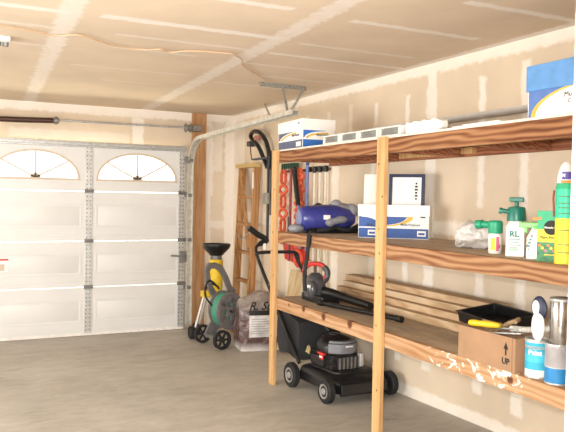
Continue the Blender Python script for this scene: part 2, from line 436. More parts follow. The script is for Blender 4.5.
for c in range(0, 5):
    x = DX0 + c * CW; w = .036
    if c == 4: x -= .036
    if c == 0: x += .036
    for k in range(4):
        m = MB(); m.box(x - w, x + w, DY - .012, DY - .001, seams[k] + .02, seams[k + 1] - .03); m.build('stile', PERF, door, bevel=.002)
    for k in range(1, 4):
        m = MB(); m.box(x - w - .012, x + w + .012, DY - .022, DY - .012, seams[k] - .022, seams[k] + .022); m.cyl((x - w - .016, DY - .026, seams[k]), (x + w + .016, DY - .026, seams[k]), .010)
        m.build('hinge', DSTEEL, door, bevel=.002)
m = MB(); m.box(DX0, DX1, DY - .004, DY + .05, .004, .035); m.build('bottom_seal', flat('white_vinyl', '#e9e4dc', .5), door)
m = MB(); m.box(DX0, DX1, DY + .004, DY + .04, -.004, .006); m.build('bottom_gasket', RUBBER, door)
m = MB(); m.box(2.475, 2.575, DY - .03, DY - .012, .80, .935); m.bar((2.37, DY - .035, .885), (2.55, DY - .035, .872), .012, .022); m.cyl((2.52, DY - .05, .87), (2.52, DY - .012, .87), .022)
m.build('slide_lock', DSTEEL, door, bevel=.002)
m = MB(); m.box(.40, .588, DY - .010, DY - .0075, .745, .895); m.box(.40, .588, DY - .0112, DY - .010, .868, .888, 1); m.box(.42, .55, DY - .0112, DY - .010, .76, .83, 2)
m.build('paper_tag', [WHITE, RED, flat('tag_tan', '#cdb6a4')], door)

# tracks
TRK = flat('track_steel', '#cfcbbf', .4, .25, var=.1)
trk = thing('door_track', 'galvanised door track curving from the jamb post to the ceiling hanger', 'garage door track', (2.6, 8.0, 0))
loc = lambda x, y, z: (x - 2.6, y - 8.0, z)
m = MB(); m.box(-.042, .02, .032, .046, .02, 2.0); m.box(-.042, -.036, -.03, .045, .02, 2.0); m.build('wall_angle', PERF, trk, bevel=.001)
Cp = [(-.036, -.02), (.036, -.02), (.036, .02), (.028, .02), (.028, -.010), (-.028, -.010), (-.028, .02), (-.036, .02)]
path = [loc(2.6, 7.985, .05), loc(2.6, 7.985, 1.9)] + [loc(2.6, 7.985 - .36 * (1 - math.cos(R(a))), 1.9 + .36 * math.sin(R(a))) for a in range(9, 90, 9)] + [loc(2.6, 7.62, 2.262), loc(2.6, 5.2, 2.305)]
m = MB(); m.sweep(path, Cp, up=(0, -1, 0)); m.build('track_rail', TRK, trk)
m = MB(); m.bar(loc(2.44, 5.60, CZ - .006), loc(2.90, 5.62, CZ - .006), .045, .01); m.bar(loc(2.44, 5.58, CZ - .02), loc(2.90, 5.60, CZ - .02), .006, .035)
m.build('ceiling_angle', flat('hanger_steel', '#a9aaa4', .4, .6, var=.2, scale=60), trk)
for a, b in (((2.66, 5.59, CZ - .02), (2.615, 5.38, 2.31)), ((2.88, 5.60, CZ - .02), (2.62, 5.36, 2.31)), ((3.05, 6.85, CZ - .004), (2.63, 5.75, 2.30))):
    m = MB(); m.bar(loc(*a), loc(*b), .026, .005, up=(0, 1, .3)); m.build('hanger_strap', STEEL, trk)
for z in (.5, 1.07, 1.6):
    m = MB(); m.box(-.07, .03, -.02, .05, z - .02, z + .02); m.build('track_bracket', DSTEEL, trk, bevel=.002)
m = MB(); m.box(-.075, -.01, -.06, .03, 1.98, 2.06); m.cyl((-.08, -.03, 2.02), (.03, -.03, 2.02), .016); m.build('top_roller', DSTEEL, trk, bevel=.002)

ts = thing('torsion_shaft', 'thin steel torsion shaft with a dark brown spring above the door', 'garage door spring', (2.55, 7.93, 2.39))
m = MB(); m.cyl((-4.4, 0, -.004), (.12, 0, .008), .012); m.build('shaft', STEEL, ts)
t = NT('oiled_spring'); wv = t.n('ShaderNodeTexWave'); t.l(t.co, wv.inputs[0]); wv.inputs['Scale'].default_value = 18
SPR = t.fin(t.ramp(wv.outputs['Fac'], [(.2, '#2e1c16'), (.8, '#5b3a2e')]), .4, .3)
m = MB(); m.tube([(-2.9 + i * .07, 0, -.004 - .018 * math.sin(math.pi * i / 20)) for i in range(21)], .03, 14); m.build('spring', SPR, ts)
m = MB(); m.lathe([(.03, 0), (.042, .01), (.042, .04), (.02, .06)], (-1.52, 0, -.003), 0); m.build('spring_cone', DSTEEL, ts)
m = MB(); m.lathe([(.05, 0), (.055, .008), (.035, .02), (.035, .05), (.055, .062), (.05, .07)], (-.035, 0, .006), 0); m.build('cable_drum', DSTEEL, ts)
m = MB(); m.box(.05, .16, -.03, .13, -.03, .04); m.build('bearing_bracket', DSTEEL, ts, bevel=.004)

# ceiling wire and little fitting
m = MB()
wp = [(-.4, 4.4), (.05, 4.46), (.277, 4.513), (.45, 4.55), (.604, 4.613), (.727, 4.51), (.85, 4.6), (.963, 4.693), (1.08, 4.74), (1.2, 4.73), (1.3, 4.66), (1.38, 4.72), (1.5, 4.6), (1.756, 4.549), (1.82, 4.6), (1.9, 4.69), (2.0, 4.9), (2.15, 5.1), (2.45, 5.45)]
def cr(ps, n=5):
    out = []
    for i in range(len(ps) - 1):
        a, b, c, d = [Vector(ps[max(0, min(len(ps) - 1, i + k))]) for k in (-1, 0, 1, 2)]
        for j in range(n):
            u = j / n; out.append(.5 * ((2 * b) + (c - a) * u + (2 * a - 5 * b + 4 * c - d) * u * u + (3 * b - a - 3 * c + d) * u ** 3))
    return out + [Vector(ps[-1])]
m.tube(cr([(x, y, CZ - .012) for x, y in wp]), .0055, 6)
one('ceiling_wire', m, flat('beige_wire', '#cfae8c', .5), 'thin tan wire wandering across the ceiling drywall', 'wire')
cf_ = thing('ceiling_fitting', 'small white fitting on the ceiling at the left edge of the photo', 'ceiling fitting', (.30, 4.9, CZ))
m = MB(); m.box(-.1, .06, -.07, .07, -.03, 0); m.build('base', WHITE, cf_, bevel=.006)
for x in (-.06, -.01, .035):
    m = MB(); m.lathe([(.018, -.055), (.02, -.03)], (x, 0, 0)); m.build('terminal', DSTEEL, cf_)

# ------------------------------------------------------------------ storage shelf
sh = thing('storage_shelf', 'long three-tier lumber storage shelf with plywood decks along the right wall', 'shelf', (2.42, 5.2, floor_z(5.2)))
OZ = floor_z(5.2); L3 = lambda x, y, z: (x - 2.42, y - 5.2, z - OZ)
def sbox(m, x0, x1, y0, y1, z0, z1, mi=0): m.box(x0 - 2.42, x1 - 2.42, y0 - 5.2, y1 - 5.2, z0 - OZ, z1 - OZ, mi)
def paint(t, col):
    sx = t.n('ShaderNodeSeparateXYZ'); t.l(t.co, sx.inputs[0])
    n = t.noise(t.vec('ADD', t.scale((5, 7, 9)), (0, 0, 3)), 1.6, 5, .7, 1.0)
    win = t.math('MULTIPLY', t.math('LESS_THAN', sx.outputs[1], -1.9), t.math('GREATER_THAN', sx.outputs[1], -2.85))
    win2 = t.math('SUBTRACT', 1, t.math('MULTIPLY', t.math('ABSOLUTE', t.math('ADD', sx.outputs[1], 2.5)), 1.4), True)
    k = t.math('MULTIPLY', t.ramp(t.math('ADD', n, t.math('MULTIPLY', win2, .14)), [(.645, (0, 0, 0, 1)), (.685, (1, 1, 1, 1))]), win)
    return t.mix(k, col, '#efe6dc')
WTOP = wood('fir_top_beam', '#63381f', '#92633f', '#a97f5b', 1, .8, .42)
WMID = wood('fir_middle_beam', '#704328', '#9b714e', '#b18c68', 1, .8, .40)
WLOW = wood('fir_lower_beam', '#93663f', '#b78f69', '#c8a684', 1, .7, .25, knots=(0, [(0, -.55, .70, .042), (0, -.86, .69, .048), (0, -1.22, .70, .052), (0, -.30, .69, .02), (0, -2.7, .68, .03)]), stain=paint)
WPOST = wood('pine_post', '#ab8150', '#cba06c', '#d9b384', 2, .8, .15, knots=(0, [(0, y_, z_, .011) for y_, z_ in ((-.04, .4), (-.06, .9), (-.03, 1.25), (-.05, 1.6), (-.02, 1.1), (-1.6, .35), (-1.58, .75), (-1.61, 1.05), (-1.59, 1.35), (-1.62, 1.55), (-1.575, 1.75), (-1.6, 1.2))]))
WREAR = wood('fir_ledger', '#75432b', '#955d40', '#aa7353', 1, 1.0, .4)
t = NT('plywood_deck'); n = t.noise(t.scale((6, 1.2, 1)), 2.2, 5, .7, .5); n2 = t.noise(t.co, 4, 4, .7)
col = t.ramp(n, [(.3, '#9c8468'), (.55, '#bea78a'), (.75, '#cfbb9f')])
col = t.mix(t.math('MULTIPLY', t.ramp(n2, [(.45, (0, 0, 0, 1)), (.62, (1, 1, 1, 1))]), .55), col, '#9d958d')
PLY = t.fin(col, .7, 0, .3)
PLYE = flat('pale_ply_edge', '#e7dccb', .7, var=.1)
Y0, Y1 = 1.95, 5.2
for top, wm in ((1.965, WTOP), (1.300, WMID), (.758, WLOW)):
    hi = top - .001 if top > 1.9 else top + .0125
    m = MB(); sbox(m, 2.42, 2.458, Y0, Y1, hi - .091, hi); m.build('front_beam', wm, sh, bevel=.003)
    m = MB(); sbox(m, 3.16, 3.198, Y0, Y1 + (.42 if top > 1.9 else -.02), top - .075, top - .001); m.build('wall_ledger', WREAR, sh, bevel=.002)
    for y in (2.2, 3.0, 3.75, 4.5, 5.17):
        m = MB(); sbox(m, 2.46, 3.158, y - .019, y + .019, top - .075, top - .001); m.build('joist', WREAR, sh)
    m = MB(); sbox(m, 2.421 if top > 1.9 else 2.4585, 3.198, Y0, Y1 - .01, top, top + .012)
    if top > 1.9: sbox(m, 2.4195, 2.421, Y0, Y1 - .01, top, top + .012, 1)
    m.build('plywood_deck', [PLY, PLYE], sh)
m = MB(); sbox(m, 3.12, 3.159, 3.62, 4.45, 1.905, 1.945); m.build('cleat', WPOST, sh)
for y in (5.118, 3.563, 1.99):
    m = MB(); sbox(m, 2.392, 2.4195, y, y + .086, floor_z(y + .05) + .001, 1.975 if y > 5 else 1.972); m.build('post', WPOST, sh, bevel=.002)

Z1, Z2, Z3 = 1.9775, 1.3128, .7708   # deck surfaces: top, middle, lower

# ------------------------------------------------------------------ paper cartons
def swoosh(m, face, w0, w1, h0, h1, off, blue, gold, depth=.001):
    """printed quarter arc: w runs along the face, h up; off is the face plane"""
    ax = 0 if face == '-x' else 1
    a = arc(w1, h0, abs(w1 - w0) * (1 if w0 < w1 else -1), h1 - h0, 180, 90, 14)
    outer = [(w0, h0), (w0, h1)]
    m.prism(outer + [(w1, h1)] + list(reversed(a))[1:-1], ax, off - depth, off, blue)
def paper_box(name, label, L, W, H, lid, loc, rz, blue, group=None, openlid=False, text=None):
    """local: long side along y at x=0 (reads from -x), end along x at y=0 (reads from -y)"""
    b = thing(name, label, 'box', loc, rz, group)
    m = MB()
    if openlid:
        th = .006
        m.box(0, W, 0, L, 0, th); m.box(0, th, 0, L, th, H); m.box(W - th, W, 0, L, th, H); m.box(th, W - th, 0, th, th, H); m.box(th, W - th, L - th, L, th, H)
    else: m.box(0, W, 0, L, 0, H)
    hb = H * .36
    e = .0012
    top = H if openlid else H - lid
    # long face (-x): w = y
    m.box(-e, 0, .004, L - .004, .004, hb - .01, 1); m.box(-2 * e, -e, .03, .12, .02, hb - .025, 0)
    m.box(-2.2 * e, -2 * e, .04, .11, .035, hb - .045, 4)
    A = arc(.10, hb, L - .14, (top - hb - .012), 0, 90, 14)   # bright arc
    m.prism([(L - .006, hb), (L - .006, top - .008), (.12, top - .008)] + [(.10 + (L - .13) * math.sin(R(a)), hb + .004 + (top - hb - .014) * math.cos(R(a))) for a in range(8, 91, 8)], 0, -e, 0, 1)
    cu = [(.10 + (L - .15) * math.sin(R(a)), hb + (top - hb - .018) * math.cos(R(a))) for a in range(4, 91, 6)]
    ci = [(.10 + (L - .19) * math.sin(R(a)), hb + (top - hb - .030) * math.cos(R(a))) for a in range(4, 91, 6)]
    m.prism(cu + ci[::-1], 0, -1.3 * e, 0, 3)
    # end face (-y): w = x
    m.box(.004, W - .004, -e, 0, .004, hb - .01, 2); m.box(W - .10, W - .02, -2 * e, -e, .02, hb - .02, 0)
    m.box(W - .09, W - .03, -2.2 * e, -2 * e, .035, hb - .04, 4)
    m.prism([(.006, hb), (.006, top - .006), (W * .75, top - .006)] + [(W * .78 - (W * .72) * math.sin(R(a)), hb + .004 + (top - hb - .014) * math.cos(R(a))) for a in range(8, 91, 8)], 1, -e, 0, 2)
    cu = [(W * .8 - (W * .70) * math.sin(R(a)), hb + (top - hb - .02) * math.cos(R(a))) for a in range(0, 91, 6)]
    ci = [(W * .8 - (W * .62) * math.sin(R(a)), hb + (top - hb - .034) * math.cos(R(a))) for a in range(0, 91, 6)]
    m.prism(cu + ci[::-1], 1, -1.3 * e, 0, 3)
    if text:
        m.text(text, .026, TM((-.0013, L * .28, hb + .03)), 4, bold=.0005); m.text(text, .022, TM((W * .66, -.0013, hb + .028), '-y'), 4, bold=.0005)
    m.build('body', [WHITE, blue, BLUE if blue is not NAVY else NAVY, GOLD, DNAVY], b)
    if not openlid:
        m = MB(); m.box(-.006, W + .006, -.006, L + .006, H - lid, H + .006); m.box(-.0066, -.006, L * .1, L * .1 + .03, H - lid * .4, H - lid * .25, 1)
        m.build('lid', [WHITE, NAVY], b, bevel=.003)
    return b
BLUE_OBLIQUE = flat('blue_ink_oblique_light', '#56607c', .5)  # carton blue greyed on the long face; oblique light put into the colour
paper_box('paper_box', 'closed white and blue paper carton at the far end of the top shelf', .485, .275, .225, .075, (2.475, 4.825, Z1), R(-3), BLUE_OBLIQUE, text='Multi-Purpose')
NB = flat('print_blue', '#29539a', .5)
# open carton on the middle shelf, its long face turned to the room
ob = thing('paper_box', 'open white and blue paper carton on the middle shelf holding a framed certificate', 'box', (2.66, 4.28, Z2), R(-43))
m = MB(); Lb, Wb, Hb, th = .50, .27, .235, .006
m.box(0, Lb, 0, Wb, 0, th); m.box(0, Lb, 0, th, th, Hb); m.box(0, Lb, Wb - th, Wb, th, Hb); m.box(0, th, th, Wb - th, th, Hb); m.box(Lb - th, Lb, th, Wb - th, th, Hb)
e = .0012
m.box(.003, Lb - .003, -e, 0, .004, .072, 1)
for x in (.07, .42): m.box(x, x + .06, -2 * e, -e, .02, .058, 0); m.box(x + .008, x + .052, -2.3 * e, -2 * e, .03, .045, 1)
def top_arc(xs, dirn, w):
    pts = [(xs, .08)] + [(xs + dirn * w * math.sin(R(a)), .08 + .075 * (1 - math.cos(R(a)))) for a in range(0, 91, 8)] + [(xs, .155)]
    return pts
m.prism([(.0035, .08), (.0035, .155), (.02, .155)] + [(.02 + .14 * math.sin(R(a)), .08 + .072 * math.cos(R(a))) for a in range(0, 91, 9)], 1, -e, 0, 1)
m.prism([(.15, .084)] + [(.17 + .22 * math.sin(R(a)), .084 + .068 * (1 - math.cos(R(a)))) for a in range(0, 91, 9)] + [(.385, .158), (.36, .158)] + [(.15 + .20 * math.sin(R(a)), .09 + .068 * (1 - math.cos(R(a)))) for a in range(88, -1, -9)], 1, -e, 0, 3)
m.prism([(.14, .08), (.14, .155), (.36, .155)] + [(.145 + .20 * math.sin(R(a)), .092 + .064 * (1 - math.cos(R(a)))) for a in range(84, -1, -9)], 1, -.9 * e, 0, 1)
m.text('Multi-Purpose', .024, TM((.37, -.0013, .10), '-y'), 2, bold=.0005)
m.text('Multi', .024, TM((.085, -.0015, .095), '-y'), 2, bold=.0005)
m.box(.44, .475, -e, 0, .15, .16, 2)
m.build('body', [WHITE, NB, DNAVY, GOLD], ob)
m = MB(); m.box(-.004, Lb + .004, -.005, -.001, .165, Hb + .003); m.box(-.004, Lb + .004, Wb + .001, Wb + .005, .165, Hb + .003)
m.build('rim_band', WHITE, ob)
# framed certificate standing in it
def in_box(x, y, z): return ob.matrix_basis @ Vector((x, y, z))
fr = thing('picture_frame', 'navy framed white certificate standing in the open paper carton', 'picture frame', (2.66 + .24 * math.cos(R(-43)) + .05 * .68 - .028, 4.28 + .24 * math.sin(R(-43)) + .05 * .73 + .026, Z2 + .01), R(-43))
tilt = Matrix.Rotation(R(-6), 4, 'X')
m = MB(); fw_, fh = .255, .455
m.ringprism([(0, 0), (fw_, 0), (fw_, fh), (0, fh)], [(.024, .024), (fw_ - .024, .024), (fw_ - .024, fh - .024), (.024, fh - .024)], 1, 0, .016, M=tilt)
m.build('frame', DNAVY, fr, bevel=.002)
m = MB(); m.box(.022, fw_ - .022, .006, .012, .022, fh - .022, M=tilt)
for i in range(6):
    w = (.012, .018, .022, .016, .02, .012)[i]
    m.box(fw_ - .06 - w * .5, fw_ - .06 + w * .5, .0045, .006, fh - .075 - i * .022, fh - .062 - i * .022, 1, M=tilt)
m.build('certificate', [WHITE, INK], fr)
m = MB(); m.box(0, .17, 0, .012, 0, .45, M=Matrix.Rotation(R(-5), 4, 'X'))
one('foam_board', m, flat('cream_board', '#efe9dc', .7, var=.02), 'blank off-white board standing in the open paper carton behind the post', 'board',
    (2.66 + .012 * .73 + .10 * .68, 4.28 - .012 * .68 + .10 * .73, Z2 + .01), R(-43))

# blue and white carton at near end of top shelf
bb = thing('storage_box', 'bright blue lidded carton with a white swoosh at the near end of the top shelf', 'box', (2.45, 2.035, Z1))
m = MB(); m.box(0, .30, 0, .425, 0, .17)
LB = flat('print_light_blue', '#5c90c8', .5); MBL = flat('print_mid_blue', '#5577b4', .5)
sw = lambda k: [(.405 - .34 * k * (1 - math.cos(R(a))), .004 + .132 * k * math.sin(R(a))) for a in range(0, 91, 6)]
m.prism([(.42, .003), (.42, .168), (.01, .168), (.01, .138)] + sw(1)[::-1], 0, -.0012, 0, 1)
m.prism(sw(1) + [(w_ - .022 * (1 - i_ / 15) - .004, max(.004, h_ - .007)) for i_, (w_, h_) in enumerate(sw(1))][::-1], 0, -.0016, 0, 2)
m.text('Mu', .034, TM((-.0014, .212, .088)), 3, align='LEFT'); m.text('C', .03, TM((-.0014, .19, .058)), 3, align='LEFT')
m.build('body', [WHITE, MBL, GOLD, INK], bb)
m = MB(); m.box(-.008, .308, -.008, .433, .125, .245); m.build('lid', [LB], bb, bevel=.003)

# tray row on the top shelf
TG = flat('tray_grey', '#8d8d86', .5, var=.15)
def vent():
    v = thing('louver_tray', '', 'tray', group=None)
    m = MB(); L, W, H = .235, .12, .062
    # lies leaning, its long face towards -x
    m.ringprism([(0, 0), (L, 0), (L, H), (0, H)], [(.028, .010), (L - .02, .010), (L - .02, H - .009), (.028, H - .009)], 0, 0, .012)
    m.box(.012, W, 0, L, 0, .004); m.box(.012, W, 0, .006, .004, H); m.box(.012, W, L - .006, L, .004, H); m.box(W - .006, W, .006, L - .006, .004, H)
    m.build('shell', flat('tray_white', '#dfdbd4', .5), v, bevel=.002)
    for k in range(3):
        m = MB(); m.bar((.010, .03, .018 + k * .013), (.010, L - .025, .018 + k * .013), .006, .008); m.build('slat', TG, v)
    m = MB(); m.box(.02, .024, .03, L - .025, .008, H - .006); m.build('backing', TG, v)
    return v
vl = ['white slatted tray nearest the blue carton end, beside the white wrapper on the top shelf', 'second white slatted tray from the white wrapper on the top shelf',
      'third white slatted tray from the white wrapper on the top shelf', 'white slatted tray next to the far closed paper carton on the top shelf']
v0 = vent()
for i, y in enumerate((3.47, 3.712, 3.954, 4.196)):
    o = v0 if i == 0 else dup(v0)
    o.location = (2.44, y, Z1); o.rotation_euler = (0, 0, R(0)); o['label'] = vl[i]; o['group'] = 'slatted trays on the top shelf'
vl[0] = 'white slatted tray touching the crumpled white wrapper on the top shelf'; v0['label'] = vl[0]
m = MB()
nx, ny = 14, 10; vs = []; fs = []
for i in range(nx + 1):
    for j in range(ny + 1):
        a = 2 * math.pi * j / ny; rr = 1 + .12 * math.sin(i * 1.7 + j); e_ = 1 if 0 < i < nx else .5
        vs.append((.045 * math.cos(a) * rr * e_, .33 * i / nx, .036 + .036 * max(-1, min(1, 1.5 * math.sin(a))) * (rr if math.sin(a) > 0 else 1) * e_))
for i in range(nx):
    for j in range(ny):
        j2 = j; k = (j + 1) % ny; W_ = ny + 1
        fs.append((i * W_ + j, i * W_ + k, (i + 1) * W_ + k, (i + 1) * W_ + j))
fs.append(tuple(range(ny))); fs.append(tuple(nx * (ny + 1) + j for j in range(ny)))
m.add(vs, fs); bmesh.ops.delete(m.bm, geom=[v for v in m.bm.verts if not v.link_faces], context='VERTS')
one('paper_wrapper', m, flat('white_wrap', '#f6f3ec', .5, var=.03), 'crumpled white paper wrapper on the top shelf at the near end of the tray row', 'wrapper', (2.49, 3.12, Z1))
m = MB(); m.box(0, .2, 0, .36, 0, .006); m.box(.02, .2, .03, .30, .006, .014)
one('paper_sheet', m, WHITE, 'flat white sheets lying on the top shelf beside the bright blue carton', 'paper', (2.43, 2.62, Z1))
m = MB(); m.box(0, .12, 0, .16, 0, .149)
one('cardboard_block', m, flat('brown_card', '#9a7658', .8), 'small brown cardboard block behind the slatted trays on the top shelf', 'box', (3.02, 4.66, Z1), bevel=.003)
m = MB()
gp = arc(0, 0, .06, .034, 180, 360, 10); gi = arc(0, 0, .055, .029, 360, 180, 10)
m.prism(gp + gi, 1, 0, 2.55)
one('gutter_length', m, flat('grey_vinyl', '#d2cdc5', .5, var=.04), 'long pale grey half-round gutter length lying behind the trays on the top shelf', 'gutter', (3.13, 2.25, Z1 + .185))

# ------------------------------------------------------------------ middle shelf
bv = thing('carpet_cleaner', 'dark blue barrel-shaped appliance with grey handles lying on the middle shelf', 'vacuum', (2.53, 4.97, Z2), R(-8))
BL = flat('deep_blue_plastic', '#3c3f8c', .32, var=.1); LG = flat('light_grey_plastic', '#85868c', .45)
m = MB(); m.lathe([(.066, 0), (.088, .01), (.10, .04), (.106, .12), (.112, .22), (.108, .32), (.085, .42), (.05, .47)], (0, 0, .115), 0, 28); m.build('body', BL, bv)
m = MB(); m.lathe([(.05, -.012), (.068, -.004), (.068, .006)], (0, 0, .115), 0, 24); m.build('end_cap', flat('slate_blue_plastic', '#7680a6', .4), bv)
m = MB(); m.box(.17, .225, -.115, -.105, .11, .145); m.build('label_sticker', WHITE, bv)
m = MB(); m.ell((.22, -.125, .085), (.04, .03, .032)); m.ell((.31, -.13, .11), (.055, .028, .03)); m.cyl((.22, -.125, .088), (.31, -.13, .11), .028); m.build('carry_handle', LG, bv)
m = MB(); m.ell((-.04, -.05, .037), (.065, .045, .035)); m.build('foot_pedal', LG, bv)
m = MB(); m.ell((.36, .04, .17), (.15, .09, .075)); m.ell((.33, .03, .225), (.05, .045, .045)); m.ell((.46, .02, .18), (.06, .08, .06)); m.build('upper_housing', flat('grey_housing', '#9a9a9e', .5), bv)
m = MB(); m.frustum(.05, .50, -.10, .10, 0, .045, .02, .02); m.build('base', BLACK, bv, bevel=.01)
m = MB(); m.tube(cr([(.12, -.10, .02), (.2, -.14, .03), (.28, -.12, .045), (.36, -.14, .025), (.44, -.12, .05), (.48, -.08, .06)]), .017, 8); m.build('hose', RUBBER, bv)
m = MB(); m.ell((.2, .10, .205), (.04, .035, .035)); m.build('latch', flat('dark_brown', '#3a231f', .5), bv)

# crumpled clear bag
m = MB(); m.ell((0, 0, .075), (.10, .165, .085), 30, 20)
m.lump(.05, 8, 3); m.lump(.02, 24, 5)
for v in m.bm.verts: v.co.z = max(v.co.z, .002)
t = NT('clear_plastic'); t.b.inputs['Transmission Weight'].default_value = .15; t.b.inputs['Alpha'].default_value = .85
t.bump(t.noise(t.co, 26, 3, .6, 1), .6, .02); PLAS = t.fin(t.ramp(t.noise(t.co, 14, 3, .6, 1.5), [(.22, '#b8b4ae'), (.34, '#eeebe6'), (.7, '#faf8f5')]), .3)
one('plastic_bag', m, PLAS, 'crumpled clear white plastic bag on the middle shelf beside the garden bottles', 'bag', (2.77, 3.17, Z2), R(-40), sharp=16)

VX = -R(40)
YLAB = flat('yellow_label', '#f0d838', .5); PINK = flat('pink_ink', '#d46a86', .5)
WPL = flat('white_plastic', '#eeece4', .35, var=.02); GRYL = flat('grey_label', '#c9ccc6', .5)  # last one is a plain grey label colour
def bottle_front(m, r, z0, z1, a0, a1, mi, k=10, e=.001):
    """label patch on a round bottle, angles measured about z"""
    pts = [((r + e) * math.cos(R(a0 + (a1 - a0) * i / k)), (r + e) * math.sin(R(a0 + (a1 - a0) * i / k))) for i in range(k + 1)]
    m.add([(x, y, z0) for x, y in pts] + [(x, y, z1) for x, y in pts], [(i, i + 1, i + k + 2, i + k + 1) for i in range(k)], mi)
b1 = thing('spray_bottle', 'small white bottle with a teal hose-end nozzle and yellow label on the middle shelf', 'bottle', (2.60, 2.82, Z2))
m = MB(); m.lathe([(.030, 0), (.034, .006), (.035, .09), (.032, .105), (.02, .112)])
bottle_front(m, .0345, .02, .085, 190, 230, 1); bottle_front(m, .0345, .015, .09, 236, 262, 2); bottle_front(m, .0345, .03, .05, 262, 275, 2)
m.build('bottle_body', [WPL, YLAB, PINK], b1)
m = MB(); m.lathe([(.036, .108), (.038, .114), (.038, .165), (.03, .175)]); m.build('cap', GREEN, b1)
m = MB(); q = Vector((-.34, .94, 0)); m.cyl(q * .03 + Vector((0, 0, .15)), q * .085 + Vector((0, 0, .153)), .018); m.cyl(q * .075 + Vector((0, 0, .153)), q * .11 + Vector((0, 0, .15)), .023); m.build('nozzle', GREEN, b1)
b2 = thing('pump_sprayer', 'large white pump sprayer with dark teal head and plunger on the middle shelf', 'sprayer', (2.60, 2.67, Z2), R(-50)); b2.scale = (.86, .86, .80)
m = MB(); m.frustum(-.052, .052, -.05, .05, 0, .19, .003, .003); m.frustum(-.049, .049, -.047, .047, .19, .225, .018, .016)
m.box(-.04, .04, -.0515, -.0495, .03, .165, 1)
m.text('RL', .05, TM((-.005, -.052, .14), '-y'), 2, bold=.002)
for i, (a, b) in enumerate(((-.035, .03), (-.035, .02), (-.035, .034), (-.03, .01))): m.box(a, b, -.0522, -.0515, .105 - i * .018, .110 - i * .018, 2)
m.box(-.035, .02, -.0522, -.0515, .035, .048, 3)
m.build('tank', [WPL, WHITE, TEAL, flat('pale_green_label', '#a7cdb4', .5)], b2, bevel=.005)
m = MB(); m.lathe([(.055, .222), (.056, .23), (.05, .30), (.046, .31), (.02, .315)]); m.build('collar', TEAL, b2)
m = MB(); m.cyl((0, 0, .31), (0, 0, .345), .012); m.box(-.042, .042, -.014, .014, .343, .372); m.build('plunger', TEAL, b2, bevel=.006)
m = MB(); m.cyl((-.03, -.02, .278), (-.085, -.03, .288), .014); m.cyl((-.078, -.03, .284), (-.096, -.032, .288), .02); m.build('spray_nozzle', TEAL, b2)
b3 = thing('trigger_bottle', 'white spray bottle with a lime green trigger head on the middle shelf', 'bottle', (2.57, 2.51, Z2), R(-45))
LIME = flat('lime_plastic', '#7fd06c', .4)
m = MB(); m.frustum(-.042, .042, -.028, .028, 0, .10, .002, .002); m.frustum(-.04, .04, -.026, .026, .10, .15, .024, .012)
m.prism([(-.041, .06), (-.02, .115), (-.012, .115), (-.03, .04)], 1, -.0285, -.027, 1)
for i in range(4): m.box(-.036 + i * .004, -.024 + i * .004, -.0295, -.0285, .05 + i * .016, .057 + i * .016, 2)
m.build('bottle_body', [WPL, TEAL, WHITE], b3, bevel=.004)
m = MB(); m.box(-.078, .036, -.014, .014, .150, .176); m.cyl((0, 0, .14), (0, 0, .16), .018); m.box(-.052, -.036, -.01, .01, .125, .155); m.build('trigger_head', LIME, b3, bevel=.004)
b4 = thing('fertilizer_box', 'green and yellow plant food carton with a black round emblem on the middle shelf', 'box', (2.505, 2.35, Z2), R(-50))
FG = flat('carton_green', '#2fae7c', .5); FDG = flat('carton_dark_green', '#3f8d5c', .5, var=.35, scale=40)
m = MB(); w = .062; m.box(-w, w, 0, .05, 0, .235)
m.box(-w, w, -.001, 0, 0, .095, 1); m.box(-w, w, -.0014, 0, .09, .15, 2)
m.prism(arc(0, .158, .034, .034, 0, 360, 28)[:-1], 1, -.0024, 0, 3)
m.text('Miracle-Gro', .0125, TM((0, -.0026, .158), '-y'), 4, bold=.0003)
m.text('Plant Food', .017, TM((-.012, -.0017, .112), '-y'), 3, bold=.0004)
m.box(-.055, -.015, -.0016, 0, .2, .212, 5, M=Matrix.Rotation(R(-8), 4, 'Y')); m.box(-.03, .05, -.0016, 0, .03, .034, 2)
for i in range(9): m.lathe([(.007, -.0018), (.006, 0)], (-.05 + i * .0125, 0, .075 - .012 * (i % 3)), 1, 8, m=(5, 2, 6)[i % 3])
m.build('carton', [FG, FDG, YLAB, INK, WHITE, flat('orange_print', '#d88a3a', .5), PINK], b4, bevel=.001)
b5 = thing('garden_spray_can', 'tall teal and yellow canister with white cap beside the door casing on the middle shelf', 'canister', (2.495, 2.262, Z2))
m = MB(); r = .044; m.lathe([(r, 0), (r, .205)], m=1); m.lathe([(r, .205), (r, .335)]);
for z, mi in ((.05, 2), (.085, 2), (.15, 2), (.225, 2), (.25, 2), (.27, 2), (.3, 2)): bottle_front(m, r, z, z + .004, 180, 250, mi)
m.build('can_body', [flat('mint_label', '#34c39a', .45), YLAB, flat('label_grey_ink', '#5b7a50', .5)], b5)
m = MB(); m.lathe([(r + .001, .335), (r, .345), (r * .9, .362)], m=1); m.lathe([(r * .93, .362), (r * .86, .40), (r * .6, .44), (r * .3, .455)])
for z0_, z1_, a0, a1 in ((.378, .412, 195, 250),): bottle_front(m, r * .915, z0_, z1_, a0, a1, 2, e=.002)
m.text('AM', .02, TM((-.0435 * .95, -.012, .395)) @ Matrix.Rotation(R(20), 4, 'Y'), 0, bold=.0008)
bottle_front(m, r * .93, .362, .374, 190, 260, 3, e=.002)
m.build('cap', [WPL, FG, flat('purple_ink', '#4b3f8e', .5), flat('orange_print', '#d88a3a')], b5)
m = MB(); m.tube(cr([(-.02, .050, .33), (-.022, .052, .29), (-.018, .052, .25), (-.02, .050, .21)]), .005, 6); m.build('spray_hose', flat('red_hose', '#9c3a36', .5), b5)

